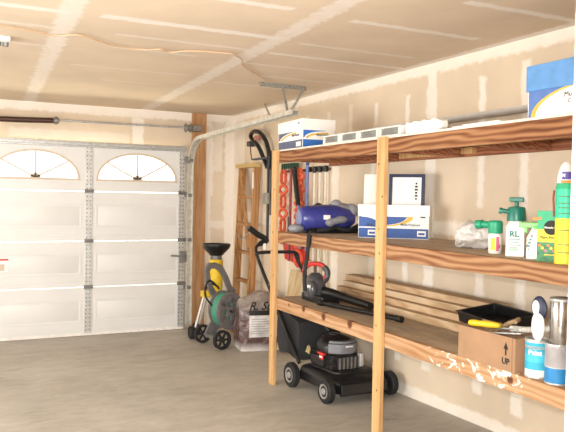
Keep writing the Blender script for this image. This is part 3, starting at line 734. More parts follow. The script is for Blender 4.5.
# ------------------------------------------------------------------ lower shelf
bw = thing('leaf_blower', 'dark grey leaf blower with red loop handle at the far end of lower shelf', 'leaf blower', (2.635, 4.90, Z3))
DG = flat('charcoal_plastic', '#4a4a4c', .28, var=.15)
m = MB(); m.lathe([(.082, 0), (.088, .02), (.088, .07), (.078, .12), (.062, .16), (.035, .185), (.01, .19)], (0, -.03, .04), 2, 26); m.ell((-.05, -.08, .10), (.045, .045, .07)); m.build('motor_housing', DG, bw)
m = MB(); m.box(-.055, .10, -.25, .10, .0005, .06); m.box(-.045, -.01, -.22, .03, .04, .052); m.build('base', BLACK, bw, bevel=.008)
m = MB(); m.tube(cr([(-.05, .06, .20), (-.045, .06, .255), (-.01, .03, .29), (.04, -.03, .292), (.07, -.07, .262), (.07, -.09, .21), (.04, -.07, .165)]), .019, 10); m.build('handle', RED, bw)
m = MB(); m.tube(cr([(.062, -.06, .272), (.076, -.09, .24), (.07, -.09, .19), (.045, -.075, .155)]), .024, 10); m.build('handle_grip', DG, bw)
m = MB(); m.tube(cr([(.03, -.08, .085), (.07, -.2, .075), (.10, -.36, .06), (.12, -.66, .045)]), .044, 14, radii=[1 - .025 * i for i in range(16)]); m.build('outlet_tube', BLACK, bw)
m = MB(); m.box(-.10, -.085, -.115, -.085, .12, .14); m.build('badge', WHITE, bw)
m = MB(); m.cyl((0, 0, .023), (.16, -.86, .023), .018); m.lathe([(.0225, 0), (.0225, .05)], (.151, -.81, .023), d=(.16, -.86, 0)); m.lathe([(.0225, 0), (.0225, .05)], (0, 0, .023), d=(.16, -.86, 0))
one('extension_tube', m, BLACK, 'thin straight black tube lying on the lower shelf in front of the leaf blower', 'tube', (2.555, 4.66, Z3 + .0005))
m = MB(); m.bar((0, 0, .545), (0, .01, .48), .05, .014, up=(1, 0, 0)); m.bar((0, .01, .485), (-.012, .04, .26), .04, .012, up=(1, 0, 0)); m.tube(cr([(-.012, .04, .27), (-.012, .045, .20), (-.012, .03, .12)]), .016, 8)
one('hanging_strap', m, RUBBER, 'black strap hanging from the middle shelf edge above the leaf blower', 'strap', (2.408, 4.555, .776), bevel=.002)

# loose boards stacked against the wall
BW = [wood('pine_board_a', '#a68660', '#c4a884', '#d3bc9c', 1, .8, .3), wood('pine_board_b', '#9f7d58', '#bf9f7a', '#cfb492', 1, 1.1, .35)]
specs = [(2.86, 3.05, .0, .05, 3.28, 4.98, 'lowest wide pine board stacked at the back of the lower shelf'), (2.92, 3.09, .0501, .095, 3.3, 5.02, 'second pine board up in the stack at the back of the lower shelf'),
         (2.97, 3.12, .0952, .14, 3.27, 5.0, 'third pine board up in the stack at the back of the lower shelf'), (3.02, 3.14, .1402, .185, 3.26, 5.05, 'topmost pine board of the stack at the back of the lower shelf')]
for i, (x0, x1, za, zb_, ya, yb, lab) in enumerate(specs):
    m = MB(); m.box(0, x1 - x0, 0, yb - ya, 0, zb_ - za)
    one('pine_board', m, BW[i % 2], lab, 'board', (x0, ya, Z3 + za), group='pine boards on the lower shelf', bevel=.003)

# cardboard box with arrow
cbx = thing('cardboard_box', 'open brown cardboard box marked UP with an arrow on the lower shelf', 'box', (2.425, 2.475, Z3))
CARD = flat('kraft_card', '#a58263', .8, var=.06, scale=6)
m = MB(); L, W, H, th = .41, .165, .165, .005
m.box(0, W, 0, L, 0, th); m.box(0, th, 0, L, th, H); m.box(W - th, W, 0, L, th, H + .02); m.box(th, W - th, 0, th, th, H); m.box(th, W - th, L - th, L, th, H)
m.box(-.001, 0, .02, .022, 0, H, 2)
m.prism([(.058, .075), (.067, .075), (.067, .105), (.078, .105), (.0625, .138), (.047, .105), (.058, .105)], 0, -.0012, 0, 1)
m.text('UP', .042, TM((-.0012, .0625, .045)), 1, bold=.0012)
m.build('body', [CARD, INK, flat('card_crease', '#8a6244', .8)], cbx)
# things in the box
m = MB(); q0, q1 = Vector((2.455, 2.835, Z3 + .183)), Vector((2.50, 2.66, Z3 + .193))
m.tube([q0 + (q1 - q0) * (i / 10) for i in range(11)], .017, 12, radii=[.8, 1, 1.05, 1, .95, 1, 1.05, 1, .95, .9, .6])
one('hand_tool', m, YEL, 'bright yellow handled tool lying across the far end of the cardboard box', 'tool')
fr2 = thing('paint_roller', 'steel paint roller frame with white sleeve lying across the cardboard box', 'paint roller', (2.505, 2.555, Z3 + .178))
m = MB(); m.tube([(.035, .07, .004), (.045, -.02, .012), (.06, -.12, .03), (.07, -.17, .045)], .016, 10); m.build('sleeve', flat('grey_nap', '#cfcbc0', .8, var=.25, scale=60, bump=.4), fr2)
m = MB(); m.tube(cr([(.0, .17, .0), (.02, .08, .002), (.07, -.17, .045), (.09, -.19, .05)]), .006, 8); m.build('wire_frame', STEEL, fr2)
for i, (ya, yb, xo, lab) in enumerate(((2.70, 2.49, .0, 'flat steel scraper bar lying in the cardboard box in front of the roller'), (2.80, 2.70, .09, 'dull steel bar lying in the cardboard box behind the roller'))):
    m = MB(); m.bar((2.455 + xo, ya, Z3 + .155), (2.48 + xo, yb, Z3 + .185), .022, .008)
    for k in range(5): q_ = Vector((2.455 + xo, ya, Z3 + .155)).lerp(Vector((2.48 + xo, yb, Z3 + .185)), .15 + k * .16); m.bar(q_ + Vector((0, 0, .004)), q_ + Vector((.001, -.01, .0055)), .012, .003, m=1)
    one('scraper_bar', m, [STEEL, INK], lab, 'tool', bevel=.001)
m = MB(); m.tube(cr([(2.555, 2.66, Z3 + .20), (2.57, 2.61, Z3 + .225), (2.54, 2.58, Z3 + .235), (2.51, 2.57, Z3 + .225)]), .012, 8); m.tube([(2.54, 2.72, Z3 + .16), (2.555, 2.66, Z3 + .20)], .012, 8)
one('curved_hook_tool', m, flat('rusty_tan', '#a08562', .5), 'tan curved tool end sticking out of the cardboard box by the black tray', 'tool')
# black roller tray, tipped towards the room
tr_ = thing('paint_tray', 'black plastic paint roller tray tipped up behind the cardboard box', 'paint tray', (2.95, 3.19, Z3))
pb, pc, pa = Vector((0, 0, .205)), Vector((-.11, -.45, .213)), Vector((-.235, -.05, .172))
uu = pc - pb; vv = pa - pb; Lu, Lv = uu.length, vv.length; uu.normalize(); ww = uu.cross(vv).normalized(); ww = ww if ww.z > 0 else -ww; vv = ww.cross(uu) if ww.cross(uu).dot(pa - pb) > 0 else uu.cross(ww)
Mt = Matrix(((uu.x, vv.x, ww.x, pb.x), (uu.y, vv.y, ww.y, pb.y), (uu.z, vv.z, ww.z, pb.z), (0, 0, 0, 1)))
q4 = lambda d: [(-d, -d), (Lu + d, -d), (Lu + d, Lv + d), (-d, Lv + d)]
m = MB(); m.ringprism(q4(0), q4(-.008), 2, -.062, 0, M=Mt); m.box(.002, Lu - .002, .002, Lv - .002, -.064, -.058, M=Mt); m.ringprism(q4(.012), q4(-.006), 2, -.003, .003, M=Mt)
m.build('tray_body', BLACK, tr_, bevel=.003)
for u in (.05, Lu - .05):
    p = Mt @ Vector((u, .05, -.062)); m = MB(); m.box(p.x - .015, p.x + .015, p.y - .006, p.y + .006, .0005, p.z); m.build('leg', BLACK, tr_)

# paint cans
PB = flat('paint_label_blue', '#35aecd', .45); PDB = flat('paint_label_deep_blue', '#2a86c4', .45)
def can(name, label, loc, r, h, bands, rim=True, txt=None):
    c = thing(name, label, 'paint can', loc)
    m = MB(); m.lathe([(r, 0), (r, h)], seg=32)
    mats = [bands[0]]
    for z0_, z1_, mt in bands[1:]:
        mats.append(mt); bottle_front(m, r, z0_, z1_, 140, 330, len(mats) - 1, 24)
    if txt:
        mats.append(WHITE)
        for i, (s_, z) in enumerate(txt):
            m.text(s_, .03, Matrix.Rotation(R(35), 4, 'Z') @ TM((-r - .0018, 0, z)), len(mats) - 1, bold=.001)
    m.build('can_body', mats, c)
    m = MB(); m.lathe([(r + .003, h - .004), (r + .004, h + .002), (r + .002, h + .008), (r - .008, h + .008), (r - .01, h + .002)], seg=32); m.build('lid_rim', STEEL, c)
    m = MB(); m.lathe([(r + .0022, .0), (r + .003, .004), (r + .0015, .008)], seg=32); m.build('bottom_rim', STEEL, c)
    return c
can('paint_can', 'white and sky blue paint can just right of the cardboard box', (2.487, 2.40, Z3), .054, .172, [WPL, (.11, .165, PB), (.04, .075, PB), (.075, .11, flat('sky_band', '#49bfd8', .45)), (.135, .15, WPL)], txt=[('Paint', .12)])
can('paint_can', 'grey labelled paint can with a blue band standing by the door casing', (2.483, 2.275, Z3), .054, .175,
    [WPL, (.0, .075, PDB), (.078, .17, flat('label_pale_grey', '#d8d5d6', .5))] + [(.078 + .0, .17, flat('label_pale_grey', '#d8d5d6', .5))])
jr = thing('silver_can', 'shiny unlabelled metal can standing on top of the grey striped paint can', 'can', (2.487, 2.262, Z3 + .1835))
CHR = flat('bright_tin', '#c9c6c2', .18, .9, var=.25, scale=14)
m = MB(); m.lathe([(.048, 0), (.05, .004), (.05, .19), (.047, .197)], seg=28); m.build('can_body', CHR, jr)
m = MB(); m.lathe([(.05, .19), (.053, .194), (.053, .202), (.045, .206)], seg=28); m.build('lid', STEEL, jr)
sb = thing('scrub_brush', 'white handled tool with a navy oval top leaning on the paint cans', 'brush', (2.43, 2.348, Z3 + .181)); sb.scale = (1.0, 1.25, 1.12)
m = MB(); m.ell((.004, .0, .06), (.016, .030, .062)); m.build('handle', WHITE, sb)
m = MB(); m.ell((.012, .002, .132), (.016, .036, .052)); m.build('head', DNAVY, sb)
m = MB(); m.ell((-.002, .008, .136), (.006, .018, .030)); m.build('top_pad', WHITE, sb)

# ------------------------------------------------------------------ under and beyond the shelf
mw = thing('lawn_mower', 'black push lawn mower with grey hubs and rear grass bag under the lower shelf', 'lawn mower', (2.80, 4.74, floor_z(4.74)), R(2))
MBLK = flat('mower_black', '#18181a', .35, var=.2)
m = MB()
o = [(-.20, -.33), (.20, -.33), (.245, -.26), (.25, .20), (.2, .28), (-.2, .28), (-.25, .20), (-.245, -.26)]
def sc(ps, k, dy=0): return [(x * k, y * k + dy) for x, y in ps]
n = 8
rings = [(o, .075), (o, .15), (sc(o, .93), .175), (sc(o, .72), .195), (sc(o, .70), .215)]
vs = [(x, y, z) for ps, z in rings for x, y in ps]; fs = [tuple(range(n - 1, -1, -1)), tuple(4 * n + i for i in range(n))]
for j in range(4): fs += [(j * n + i, j * n + (i + 1) % n, (j + 1) * n + (i + 1) % n, (j + 1) * n + i) for i in range(n)]
m.add(vs, fs); m.build('deck', MBLK, mw, bevel=.008)
m = MB(); m.prism([(-.33, .06), (-.36, .075), (-.345, .15), (-.31, .16)], 0, -.205, .205); m.build('front_apron', MBLK, mw, bevel=.004)
HUB = flat('hub_grey', '#8d8b88', .45)
for x, y, r in ((-.285, -.27, .092), (.285, -.27, .092), (-.285, .27, .10), (.285, .27, .10)):
    s_ = -1 if x < 0 else 1; zc = r - .02 * (-y) * 0 + .003 + .02 * -y
    m = MB(); m.lathe([(r * .62, -.026), (r * .9, -.028), (r, -.018), (r, .018), (r * .9, .028), (r * .62, .026)], (x, y, zc), 0, 28); w_ = m.build('wheel', RUBBER, mw)
    m = MB(); m.lathe([(r * .64, -.024), (r * .6, .030), (r * .3, .022), (r * .22, .036), (.006, .04)], (x, y, zc), d=(s_, 0, 0), seg=24); m.build('hub', HUB, w_)
for y_ in (-.27, .27):
    m = MB(); m.cyl((-.28, y_, .1), (.28, y_, .1), .008); m.build('axle', DSTEEL, mw)
m = MB(); m.box(-.15, .15, -.17, .17, .215, .33); m.box(-.19, -.12, -.08, .12, .23, .31)
for k in range(5): m.box(-.158, .158, -.178, .178, .225 + k * .02, .232 + k * .02)
m.build('engine_block', flat('engine_dark', '#232122', .45, var=.3, scale=40), mw, bevel=.004)
m = MB(); m.lathe([(.155, .32), (.172, .335), (.175, .385), (.165, .415), (.13, .45), (.07, .47), (.01, .475)], (0, .0, 0), 2, 30, sy=1.06); m.lathe([(.06, .47), (.055, .482), (.01, .485)], (0, .02, 0)); m.build('engine_shroud', MBLK, mw)
m = MB(); aa = [R(a) for a in range(212, 334, 11)]
m.prism([(.182 * math.cos(a), .195 * math.sin(a)) for a in aa] + [(.13 * math.cos(a), .14 * math.sin(a)) for a in aa[::-1]], 2, .345, .425)
m.prism([(.168 * math.cos(a), .178 * math.sin(a)) for a in aa] + [(.10 * math.cos(a), .11 * math.sin(a)) for a in aa[::-1]], 2, .425, .446)
m.box(-.03, .05, -.2, -.188, .40, .412, 1); m.build('front_cover', [flat('cover_grey', '#77777b', .4), WHITE], mw, bevel=.006)
m = MB(); m.box(-.1, .13, -.19, -.172, .225, .315)
for k in range(6): m.box(-.095 + k * .04, -.08 + k * .04, -.2, -.188, .222, .318, 1)
m.build('muffler_guard', [flat('guard_dark', '#3a3634', .5), DSTEEL], mw)
m = MB(); m.box(.115, .15, -.215, -.165, .235, .345); m.build('spark_cover', flat('silver_paint', '#bdbbb6', .4, .3), mw, bevel=.004)
m = MB(); m.box(-.1965, -.186, -.085, -.03, .29, .33); m.box(-.198, -.19, -.08, -.035, .305, .318, 1); m.build('red_decal', [RED, WHITE], mw)
m = MB(); m.box(-.197, -.17, -.10, .0, .33, .345); m.build('red_trim', RED, mw)
m = MB(); m.ell((-.20, .14, .335), (.015, .025, .035)); m.prism([(.10, .30), (.17, .31), (.13, .37)], 0, -.216, -.212); m.build('fuel_cap', [flat('yellow_tag', '#b9a676', .6, var=.3, scale=60), INK], mw)
for s_ in (-1, 1):
    pth = [(s_ * .23, .25, .19), (s_ * .23, .36, .30), (s_ * .205, 1.0, .86), (s_ * .20, 1.13, .985)]
    m = MB(); m.tube(cr(pth, 6), .016, 10); m.build('handle_tube', BLACK, mw)
m = MB(); m.tube(cr([(-.20, 1.13, .985), (-.18, 1.16, 1.01), (0, 1.165, 1.015), (.2, 1.16, 1.01), (.20, 1.13, .985)], 6), .016, 10); m.build('handle_bar', RUBBER, mw)
m = MB(); m.tube(cr([(-.205, 1.05, .91), (-.20, 1.16, 1.06), (-.08, 1.19, 1.125), (-.16, 1.21, 1.18), (-.25, 1.22, 1.245)], 6), .028, 12, radii=[.5] * 8 + [.7] + [1] * 16); m.build('control_grip', BLACK, mw)
m = MB(); m.box(-.13, -.10, 1.155, 1.158, 1.04, 1.10); m.build('hang_tag', WHITE, mw)
m = MB(); m.tube([(-.05, .1, .47), (.0, .3, .5), (-.22, .85, .76)], .004, 6); m.build('starter_cord', DSTEEL, mw)
m = MB()
vs = [(-.20, .31, .20), (.2, .31, .20), (.2, .31, .50), (-.20, .31, .50), (-.20, .66, .21), (.24, .66, .21), (.24, .76, .64), (-.20, .76, .64)]
m.add(vs, [(0, 1, 2, 3), (7, 6, 5, 4), (0, 4, 5, 1), (1, 5, 6, 2), (2, 6, 7, 3), (3, 7, 4, 0)])
bmesh.ops.subdivide_edges(m.bm, edges=m.bm.edges[:], cuts=5, use_grid_fill=True); m.lump(.016, 7, 2)
m.build('grass_bag', flat('bag_cloth', '#2a2a2c', .85, var=.25, scale=80), mw, sharp=60)

for o_ in mw.children:
    if o_.name.split('.')[0] in ('engine_block', 'engine_shroud', 'front_cover', 'muffler_guard', 'spark_cover', 'red_decal', 'red_trim', 'fuel_cap'):
        o_.scale = (.86, .94, .93); o_.location = (-.035, .01, .012)

# bag of potting soil
pbz = floor_z(6.5)
ps = thing('soil_bag', 'plump plastic bag of potting soil standing by the hose reel cart', 'bag', (2.90, 6.56, pbz), R(-8))
t = NT('soil_bag_plastic')
sx = t.n('ShaderNodeSeparateXYZ'); t.l(t.co, sx.inputs[0])
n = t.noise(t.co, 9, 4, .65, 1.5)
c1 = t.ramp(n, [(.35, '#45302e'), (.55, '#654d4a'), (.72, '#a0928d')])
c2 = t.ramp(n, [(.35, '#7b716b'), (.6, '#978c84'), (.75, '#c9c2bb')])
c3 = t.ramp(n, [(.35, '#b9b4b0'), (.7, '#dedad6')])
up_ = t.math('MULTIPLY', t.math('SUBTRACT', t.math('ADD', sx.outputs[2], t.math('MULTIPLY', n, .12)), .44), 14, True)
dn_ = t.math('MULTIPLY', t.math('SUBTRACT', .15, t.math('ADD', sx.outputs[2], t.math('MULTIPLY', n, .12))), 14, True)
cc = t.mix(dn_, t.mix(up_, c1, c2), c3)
t.bump(t.noise(t.co, 16, 4, .6, 1.2), .55, .02); SOIL = t.fin(cc, .28)
m = MB(); m.box(-.235, .235, -.14, .14, 0, .60)
bmesh.ops.subdivide_edges(m.bm, edges=m.bm.edges[:], cuts=9, use_grid_fill=True)
for v in m.bm.verts:
    z = v.co.z / .60; k = .80 + .26 * math.sin(math.pi * min(1, z * .9 + .12)) ** .7
    edge = 1 - .25 * abs(v.co.x / .235) ** 3
    pinch = 1 if z < .75 else 1 - .8 * ((z - .75) / .25) ** 1.5
    v.co.y *= k * edge * pinch * 1.12; v.co.x *= .94 + .06 * math.sin(math.pi * z)
    if z > .75: v.co.z -= .10 * abs(v.co.x / .235) ** 2
m.lump(.022, 8, 4); m.lump(.008, 26, 9)
for v in m.bm.verts: v.co.z = max(v.co.z, .001)
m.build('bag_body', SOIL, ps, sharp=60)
m = MB()
def on_bag(x, z): return -.172 * (1 - .25 * abs(x / .235) ** 3) * 1.12 - .006
nx_, nz_ = 8, 8
def patch(x0, x1, z0, z1, off, mi):
    vs = [(x0 + (x1 - x0) * i / 8, on_bag(x0 + (x1 - x0) * i / 8, 0) - off, z0 + (z1 - z0) * j / 6) for j in range(7) for i in range(9)]
    m.add(vs, [(j * 9 + i, j * 9 + i + 1, (j + 1) * 9 + i + 1, (j + 1) * 9 + i) for j in range(6) for i in range(8)], mi)
patch(-.155, .14, .155, .42, 0, 0); patch(-.157, .142, .375, .425, .0015, 1)
for i in range(7): patch(-.135, .0 + .1 * ((i * 37) % 10) / 10, .19 + i * .024, .196 + i * .024, .0015, 2)
m.text('R. Sun', .115, TM((-.02, -.207, .468), '-y'), 1, bold=.0022, shear=.35)
m.build('bag_label', [flat('label_dirty_white', '#cfcbc8', .4, var=.15, scale=12), INK, flat('label_text_grey', '#8f8b8a', .5)], ps)

# hose reel cart; local x is the drum axis, +x the near disc
RG = flat('reel_grey', '#6c6765', .5, var=.1)
hr = thing('hose_reel_cart', 'grey plastic hose reel cart with green hose and two black wheels', 'hose reel', (2.66, 6.88, floor_z(6.88)), R(-79))
def reel_disc(x0, x1):
    m = MB(); k = 36; zc = .37
    m.ringprism(arc(0, zc, .165, .20, 0, 360, k)[:-1], arc(0, zc, .075, .09, 0, 360, k)[:-1], 0, x0, x1)
    for a in range(0, 360, 72):
        m.bar(((x0 + x1) / 2, .04 * math.cos(R(a)), zc + .05 * math.sin(R(a))), ((x0 + x1) / 2, .125 * math.cos(R(a)), zc + .15 * math.sin(R(a))), .045, (x1 - x0), up=(1, 0, 0))
    m.ringprism(arc(0, zc, .150, .182, 0, 360, k)[:-1], arc(0, zc, .135, .165, 0, 360, k)[:-1], 0, x0 - .004, x1 + .004)
    m.lathe([(.05, x0 - .004), (.05, x1 + .004)], (0, 0, zc), 0, 24)
    return m
for x0, x1 in ((.06, .085), (-.105, -.08)): reel_disc(x0, x1).build('reel_disc', RG, hr, bevel=.004)
m = MB()
for i in range(4): m.tube([(-.058 + i * .031, .135 * math.cos(2 * math.pi * j / 30), .37 + .165 * math.sin(2 * math.pi * j / 30)) for j in range(30)], .0155, 8, closed=True)
m.cyl((-.078, 0, .37), (.058, 0, .37), .12, seg=28); m.build('garden_hose', flat('hose_green', '#3f8f72', .5), hr)
for sx_ in (-.125,):
    m = MB(); m.prism([(-.20, .10), (-.08, .09), (.03, .20), (.19, .56), (.12, .62), (-.05, .34), (-.16, .18)], 0, sx_ - .01, sx_ + .01); m.build('side_frame', RG, hr, bevel=.006)
m = MB()
ho = [(.16, .42), (.19, .52), (.10, .72), (.03, .83), (-.06, .865), (-.15, .86), (-.19, .79), (-.17, .68), (-.13, .56), (-.05, .42)]
hi_ = [(.09, .50), (.10, .56), (.04, .70), (-.01, .77), (-.06, .80), (-.11, .80), (-.125, .77), (-.115, .70), (-.09, .62), (-.01, .51)]
m.ringprism(ho, hi_, 0, -.17, -.135); m.build('handle', RG, hr, bevel=.01)
for x in (-.195, .195):
    rW = .10; zc = rW + .004; yy = -.17
    m = MB(); k = 30
    m.ringprism(arc(yy, zc, rW, rW, 0, 360, k)[:-1], arc(yy, zc, rW * .74, rW * .74, 0, 360, k)[:-1], 0, x - .02, x + .02)
    for a in range(0, 360, 60): m.bar((x, yy, zc), (x, yy + rW * .78 * math.cos(R(a)), zc + rW * .78 * math.sin(R(a))), .018, .02, up=(1, 0, 0))
    m.lathe([(.026, -.026), (.026, .026)], (x, yy, zc), 0, 16); m.build('wheel', RUBBER, hr, bevel=.003)
m = MB(); m.cyl((-.2, -.17, .104), (.2, -.17, .104), .008); m.box(-.12, .1, -.19, -.13, .085, .125); m.build('axle', DSTEEL, hr)
m = MB(); m.tube(cr([(.085, 0, .37), (.13, 0, .37), (.135, .04, .43), (.17, .045, .44)]), .011, 8); m.build('crank', BLACK, hr)
m = MB(); m.tube(cr([(-.06, -.14, .42), (-.06, -.22, .52), (-.06, -.22, .64), (-.08, -.15, .68), (-.09, -.05, .60)]), .010, 8); m.build('hose_end', RUBBER, hr)

# yellow spreader with black funnel
sp = thing('seed_spreader', 'yellow tool with a black funnel top standing behind the hose reel cart', 'spreader', (2.71, 7.35, floor_z(7.35)))
m = MB(); m.lathe([(.07, .92), (.09, .945), (.145, 1.0), (.158, 1.03), (.158, 1.05), (.15, 1.05), (.13, 1.005), (.06, .95)], seg=28); m.build('funnel', BLACK, sp)
m = MB(); m.lathe([(.062, .875), (.062, .925)]); m.lathe([(.068, .88), (.068, .892)]); m.build('neck', flat('neck_grey', '#6c6b68', .4, .3), sp)
m = MB(); m.lathe([(.05, .46), (.075, .56), (.078, .87), (.06, .88)]); m.box(-.17, -.03, -.05, .04, .46, .53); m.cyl((-.03, -.02, .50), (.0, 0, .62), .05); m.build('body', YEL, sp, bevel=.006)
m = MB(); m.tube([(-.15, -.03, .47), (-.255, -.02, .075)], .014, 8); m.tube([(-.10, .02, .47), (-.14, .18, .075)], .014, 8); m.tube([(.0, 0, .47), (.05, .02, .005)], .014, 8); m.build('leg', flat('leg_silver', '#cfcbc4', .4, .4), sp)
for x, y in ((-.275, -.01), (-.165, .18)):
    m = MB(); m.lathe([(.03, -.026), (.062, -.03), (.07, -.02), (.07, .02), (.062, .03), (.03, .026)], (x, y, .072), 0, 22); m.build('wheel', RUBBER, sp)
m = MB(); m.tube(cr([(.0, -.09, .56), (-.05, -.15, .60), (-.12, -.13, .62), (-.14, -.06, .55)]), .011, 8); m.build('cable', RUBBER, sp)

# wooden ladder leaning on the right wall
ld = thing('wooden_ladder', 'wooden ladder leaning against the right wall near the corner', 'ladder', (3.0, 7.45, floor_z(7.45)))
LADW = wood('ladder_wood', '#86552f', '#ae7f50', '#c2996c', 2, .9, .25)
def ry(z): return .155 * z / 1.95 - .01
def ly(z, s_): return (-.40 + .18 * z / 1.93) if s_ < 0 else (.04 + .18 * z / 1.93)
for y0_, y1_ in ((-.40, -.22), (.04, .22)):
    m = MB(); m.bar((ry(0), y0_, .01), (ry(1.93), y1_, 1.93), .085, .03, up=(0, 1, 0)); m.build('side_rail', LADW, ld, bevel=.003)
for z in (.33, .63, .95, 1.27, 1.58):
    m = MB(); m.box(ry(z) - .04, ry(z) + .04, ly(z, -1) + .01, ly(z, 1) - .01, z - .014, z + .014); m.build('rung', LADW, ld, bevel=.002)
m = MB(); m.box(.07, .17, -.25, .26, 1.92, 1.965); m.build('top_cap', wood('cap_wood', '#a8864e', '#cdb075', '#dcc491', 1, .9, .2), ld, bevel=.003)
m = MB(); m.bar((.10, .17, 1.90), (.06, -.20, 1.0), .07, .02, up=(1, 0, 0)); m.build('diagonal_brace', LADW, ld, bevel=.002)
m = MB(); m.box(ry(1.72) - .046, ry(1.72) - .043, -.258, -.222, 1.66, 1.86); m.build('sticker', WHITE, ld)
m = MB(); m.tube(cr([(ry(1.15) - .04, -.28, 1.20), (ry(1.1) - .07, -.1, 1.10), (ry(1.1) - .04, .13, 1.16)]), .006, 6); m.build('spreader_rod', STEEL, ld)

# string trimmer hung on the wall
st = thing('string_trimmer', 'black trimmer with a curved loop handle hung on the wall above the wooden ladder', 'trimmer', (3.13, 6.90, 1.20))
m = MB(); m.tube([(-.0, .0, -.05), (0, 0, .5), (.0, .0, .80)], .016, 10); m.build('shaft', BLACK, st)
m = MB(); m.tube(cr([(0, .0, .70), (0, -.01, .86), (-.01, .05, 1.0), (-.02, .18, 1.10), (-.02, .36, 1.135), (-.02, .46, 1.10), (-.02, .42, 1.05), (-.02, .24, .96), (-.01, .12, .83), (0, .03, .72)]), .024, 10); m.build('loop_handle', BLACK, st)
m = MB(); m.box(-.05, .03, .43, .51, .97, 1.03); m.build('motor_block', flat('block_dark', '#3d3c40', .5), st, bevel=.01)
m = MB(); m.box(-.035, .0, .2, .34, 1.03, 1.08); m.build('red_trigger', flat('dusty_red', '#a86a5c', .5), st, bevel=.006)
m = MB(); m.tube(cr([(-.02, .46, .98), (-.02, .45, .9), (-.02, .42, .82)]), .007, 6); m.build('power_cord', flat('brown_cord', '#6a4a3a', .6), st)
m = MB(); m.bar((-.03, .33, .815), (-.03, -.05, .82), .05, .02); m.build('shelf_bracket', flat('bracket_slate', '#585d66', .4, .4), st, bevel=.003)
m = MB(); m.box(-.035, .0, -.04, .06, .32, .44); m.build('switch_box', flat('box_grey', '#9b9a92', .4, .4), st, bevel=.005)
m = MB(); m.box(.02, .069, -.03, .0, .2, .9); m.build('wall_hook', DSTEEL, st)

# tool rail and hanging tools
tl = thing('tool_rail', 'dark tool rail with black clips on the wall under the top shelf', 'tool rail', (3.196, 6.0, 1.865))
m = MB(); m.box(-.02, 0, -.36, .66, -.012, .012); m.build('rail', flat('rail_wood', '#7c5a42', .6), tl)
clips = [-.33, -.22, -.12, .0, .3]
for y in clips:
    m = MB(); m.box(-.055, -.02, y - .025, y + .025, -.022, .03); m.build('clip', BLACK, tl, bevel=.006)
pole_specs = [(5.885, '#e6dccb', 'leftmost cream pole hung from the tool rail, next to the blue pole'), (5.775, '#e3d8c6', 'middle one of the three cream poles hung from the tool rail'), (5.665, '#dccfbb', 'cream pole hung from the tool rail farthest from the orange cords')]
for y, c, lab in pole_specs:
    pt = thing('tool_pole', lab, 'pole', (3.155, y, floor_z(y)), group='cream poles on the wall')
    m = MB(); m.cyl((0, 0, 0.001), (0, 0, 1.80), .013); m.build('handle', flat('pole_cream', '#e3d8c6', .5), pt)
    m = MB(); m.cyl((0, 0, 1.79), (0, 0, 1.85), .018); m.build('grip_end', BLACK, pt)
bp = thing('blue_pole', 'blue pole hung on the wall left of the three cream poles', 'pole', (3.13, 5.985, 1.08))
m = MB(); m.cyl((0, 0, 0), (0, .0, .83), .014); m.build('handle', flat('pole_blue', '#6a79b4', .4), bp)
m = MB(); m.cyl((0, 0, .83), (0, 0, .86), .018); m.build('grip_end', NAVY, bp)
bk = thing('grabber_tool', 'slim tool with black grip and light blue shaft beside the braided orange cord', 'tool', (3.06, 6.03, 1.10))
m = MB(); m.tube([(0, -.05, .0), (0, .0, .4), (0, .03, .52)], .011, 8); m.build('shaft', flat('shaft_blue', '#5f93c4', .4), bk)
m = MB(); m.tube(cr([(0, .0, .42), (0, .05, .58), (0, .09, .74), (0, .07, .78)]), .024, 10); m.build('grip', BLACK, bk)
rk = thing('garden_rake', 'red handled rake with dark green head hung between the orange cords', 'rake', (3.12, 6.34, .95))
m = MB(); m.cyl((0, 0, 0), (0, -.02, .98), .014); m.build('handle', flat('handle_dark_red', '#8c2a2c', .4), rk)
m = MB(); m.cyl((0, 0, .24), (0, 0, .45), .020); m.ell((-.01, -.03, .23), (.03, .06, .05)); m.build('grip', BLACK, rk)
m = MB(); m.box(-.03, .02, -.15, .14, .945, .99)
for i in range(6): m.box(-.045, -.03, -.14 + i * .05, -.128 + i * .05, .93, .985)
m.build('rake_head', flat('dark_green_metal', '#2c4a38', .5), rk)
def braid(name, label, loc, h, w, r, turns, mat_, dens):
    o = thing(name, label, 'extension cord', loc, group=None)
    for ph, nm in ((0, 'cord_strand'), (math.pi, 'cord_strand')):
        m = MB(); m.tube([(.012 * math.cos(6.28 * turns * i / dens + ph), w * math.sin(6.28 * turns * i / dens / 2 * 1.0 + ph / 1.0), h * i / dens) for i in range(dens + 1)], r, 8); m.build(nm, mat_, o)
    m = MB(); m.tube(cr([(0, -.03, h - .02), (0, -.02, h + .03), (0, .02, h + .03), (0, .03, h - .02)]), r, 8); m.build('hanging_loop', mat_, o)
    return o
braid('extension_cord_hank', 'looped orange extension cord hung next to the left shelf post', (3.13, 6.52, 1.12), .74, .07, .016, 6, ORANGE, 90)
b_ = braid('extension_cord_hank', 'densely braided orange extension cord hung right of the red handled rake', (3.125, 6.14, 1.10), .74, .055, .021, 11, ORANGE, 120)
m = MB(); m.tube([(-.012, .05 * math.sin(i * 1.1), .74 * i / 60) for i in range(61)], .02, 8); m.build('cord_strand', ORANGE, b_)

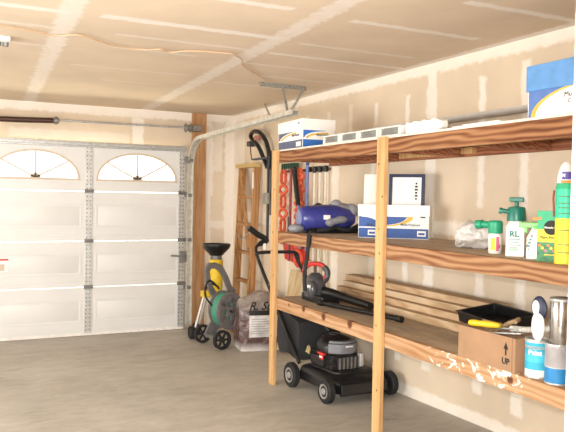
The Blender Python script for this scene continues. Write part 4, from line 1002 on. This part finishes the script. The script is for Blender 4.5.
# red cord winder and leaning boards beyond the shelf
rw = thing('cord_winder', 'red plastic cord winder with a round opening hanging on the wall below the middle shelf', 'cord winder', (3.165, 6.25, .89))
m = MB(); m.prism([(-.22, .02), (.28, .06), (.34, .24), (-.2, .26)], 0, .0, .03); 
m.build('plate', RED, rw, bevel=.006)
m = MB(); m.tube([(-.01, -.06 + .075 * math.cos(R(a)), .10 + .075 * math.sin(R(a))) for a in range(0, 360, 15)], .022, 8, closed=True); m.build('ring', flat('orange_red', '#e04a30', .4), rw)
m = MB(); m.lathe([(.055, -.002), (.055, .003)], (0, -.06, .10), 0, 20); m.build('opening', INK, rw)
lb1 = MB(); lb1.bar((3.02, 6.22, floor_z(6.3) + .02), (3.15, 6.18, .86), .20, .018, up=(1, .3, 0))
one('leaning_board', lb1, wood('offcut_tan', '#a58a62', '#bfa67e', '#cfba96', 2, .7, .2), 'tan board offcut leaning on the wall under the red cord winder', 'board')
lb2 = MB(); lb2.bar((3.06, 5.98, floor_z(6) + .02), (3.16, 5.97, .98), .14, .012, up=(1, .2, 0))
one('leaning_board', lb2, flat('panel_greige', '#c3b6a0', .6), 'pale grey-beige panel leaning on the wall behind the leaf blower', 'board')

# ------------------------------------------------------------------ light
w = bpy.data.worlds.new('sky'); scene.world = w; w.use_nodes = True
nt = w.node_tree; bg = nt.nodes['Background']; bg.inputs[0].default_value = (1, .985, .96, 1); bg.inputs[1].default_value = 3.2
def lamp(name, typ, loc, energy, col, **k):
    l = bpy.data.lights.new(name, typ); l.energy = energy; l.color = col
    for a, b in k.items(): setattr(l, a, b)
    o = bpy.data.objects.new(name, l); COL.objects.link(o); o.location = loc; return o
def aim(o, p): o.rotation_euler = (Vector(p) - o.location).to_track_quat('-Z', 'Y').to_euler()
lamp('camera_flash', 'POINT', (-.03, .06, CAMH + .10), 215, (1, 1, 1), shadow_soft_size=.03)
o = lamp('doorway_fill', 'AREA', (.1, -.35, 1.35), 190, (1, .99, .97), shape='RECTANGLE', size=.9, size_y=1.6); aim(o, (.6, 4, 2.6))  # added fill lamp behind the camera, aimed up at the ceiling
o = lamp('side_fill', 'AREA', (-3.35, 4.2, 1.2), 165, (1, .99, .97), shape='RECTANGLE', size=4.2, size_y=1.7); aim(o, (2, 4.4, 1.7))  # added fill lamp outside the made-up left window
o = lamp('ceiling_fill', 'AREA', (-.9, 3.6, CZ - .12), 12, (1, .94, .86), shape='DISK', size=.9); aim(o, (-.9, 3.6, 0))  # weak added fill under the ceiling; no fixture hangs there
o = lamp('window_daylight', 'AREA', (.9, 9.2, 1.2), 190, (1, .86, .6), shape='RECTANGLE', size=3, size_y=.6); aim(o, (.9, 7.0, 2.35))

scene.view_settings.view_transform = 'Standard'; scene.view_settings.look = 'None'
scene.view_settings.gamma = 1; scene.view_settings.use_curve_mapping = False
scene.view_settings.exposure = 0.18
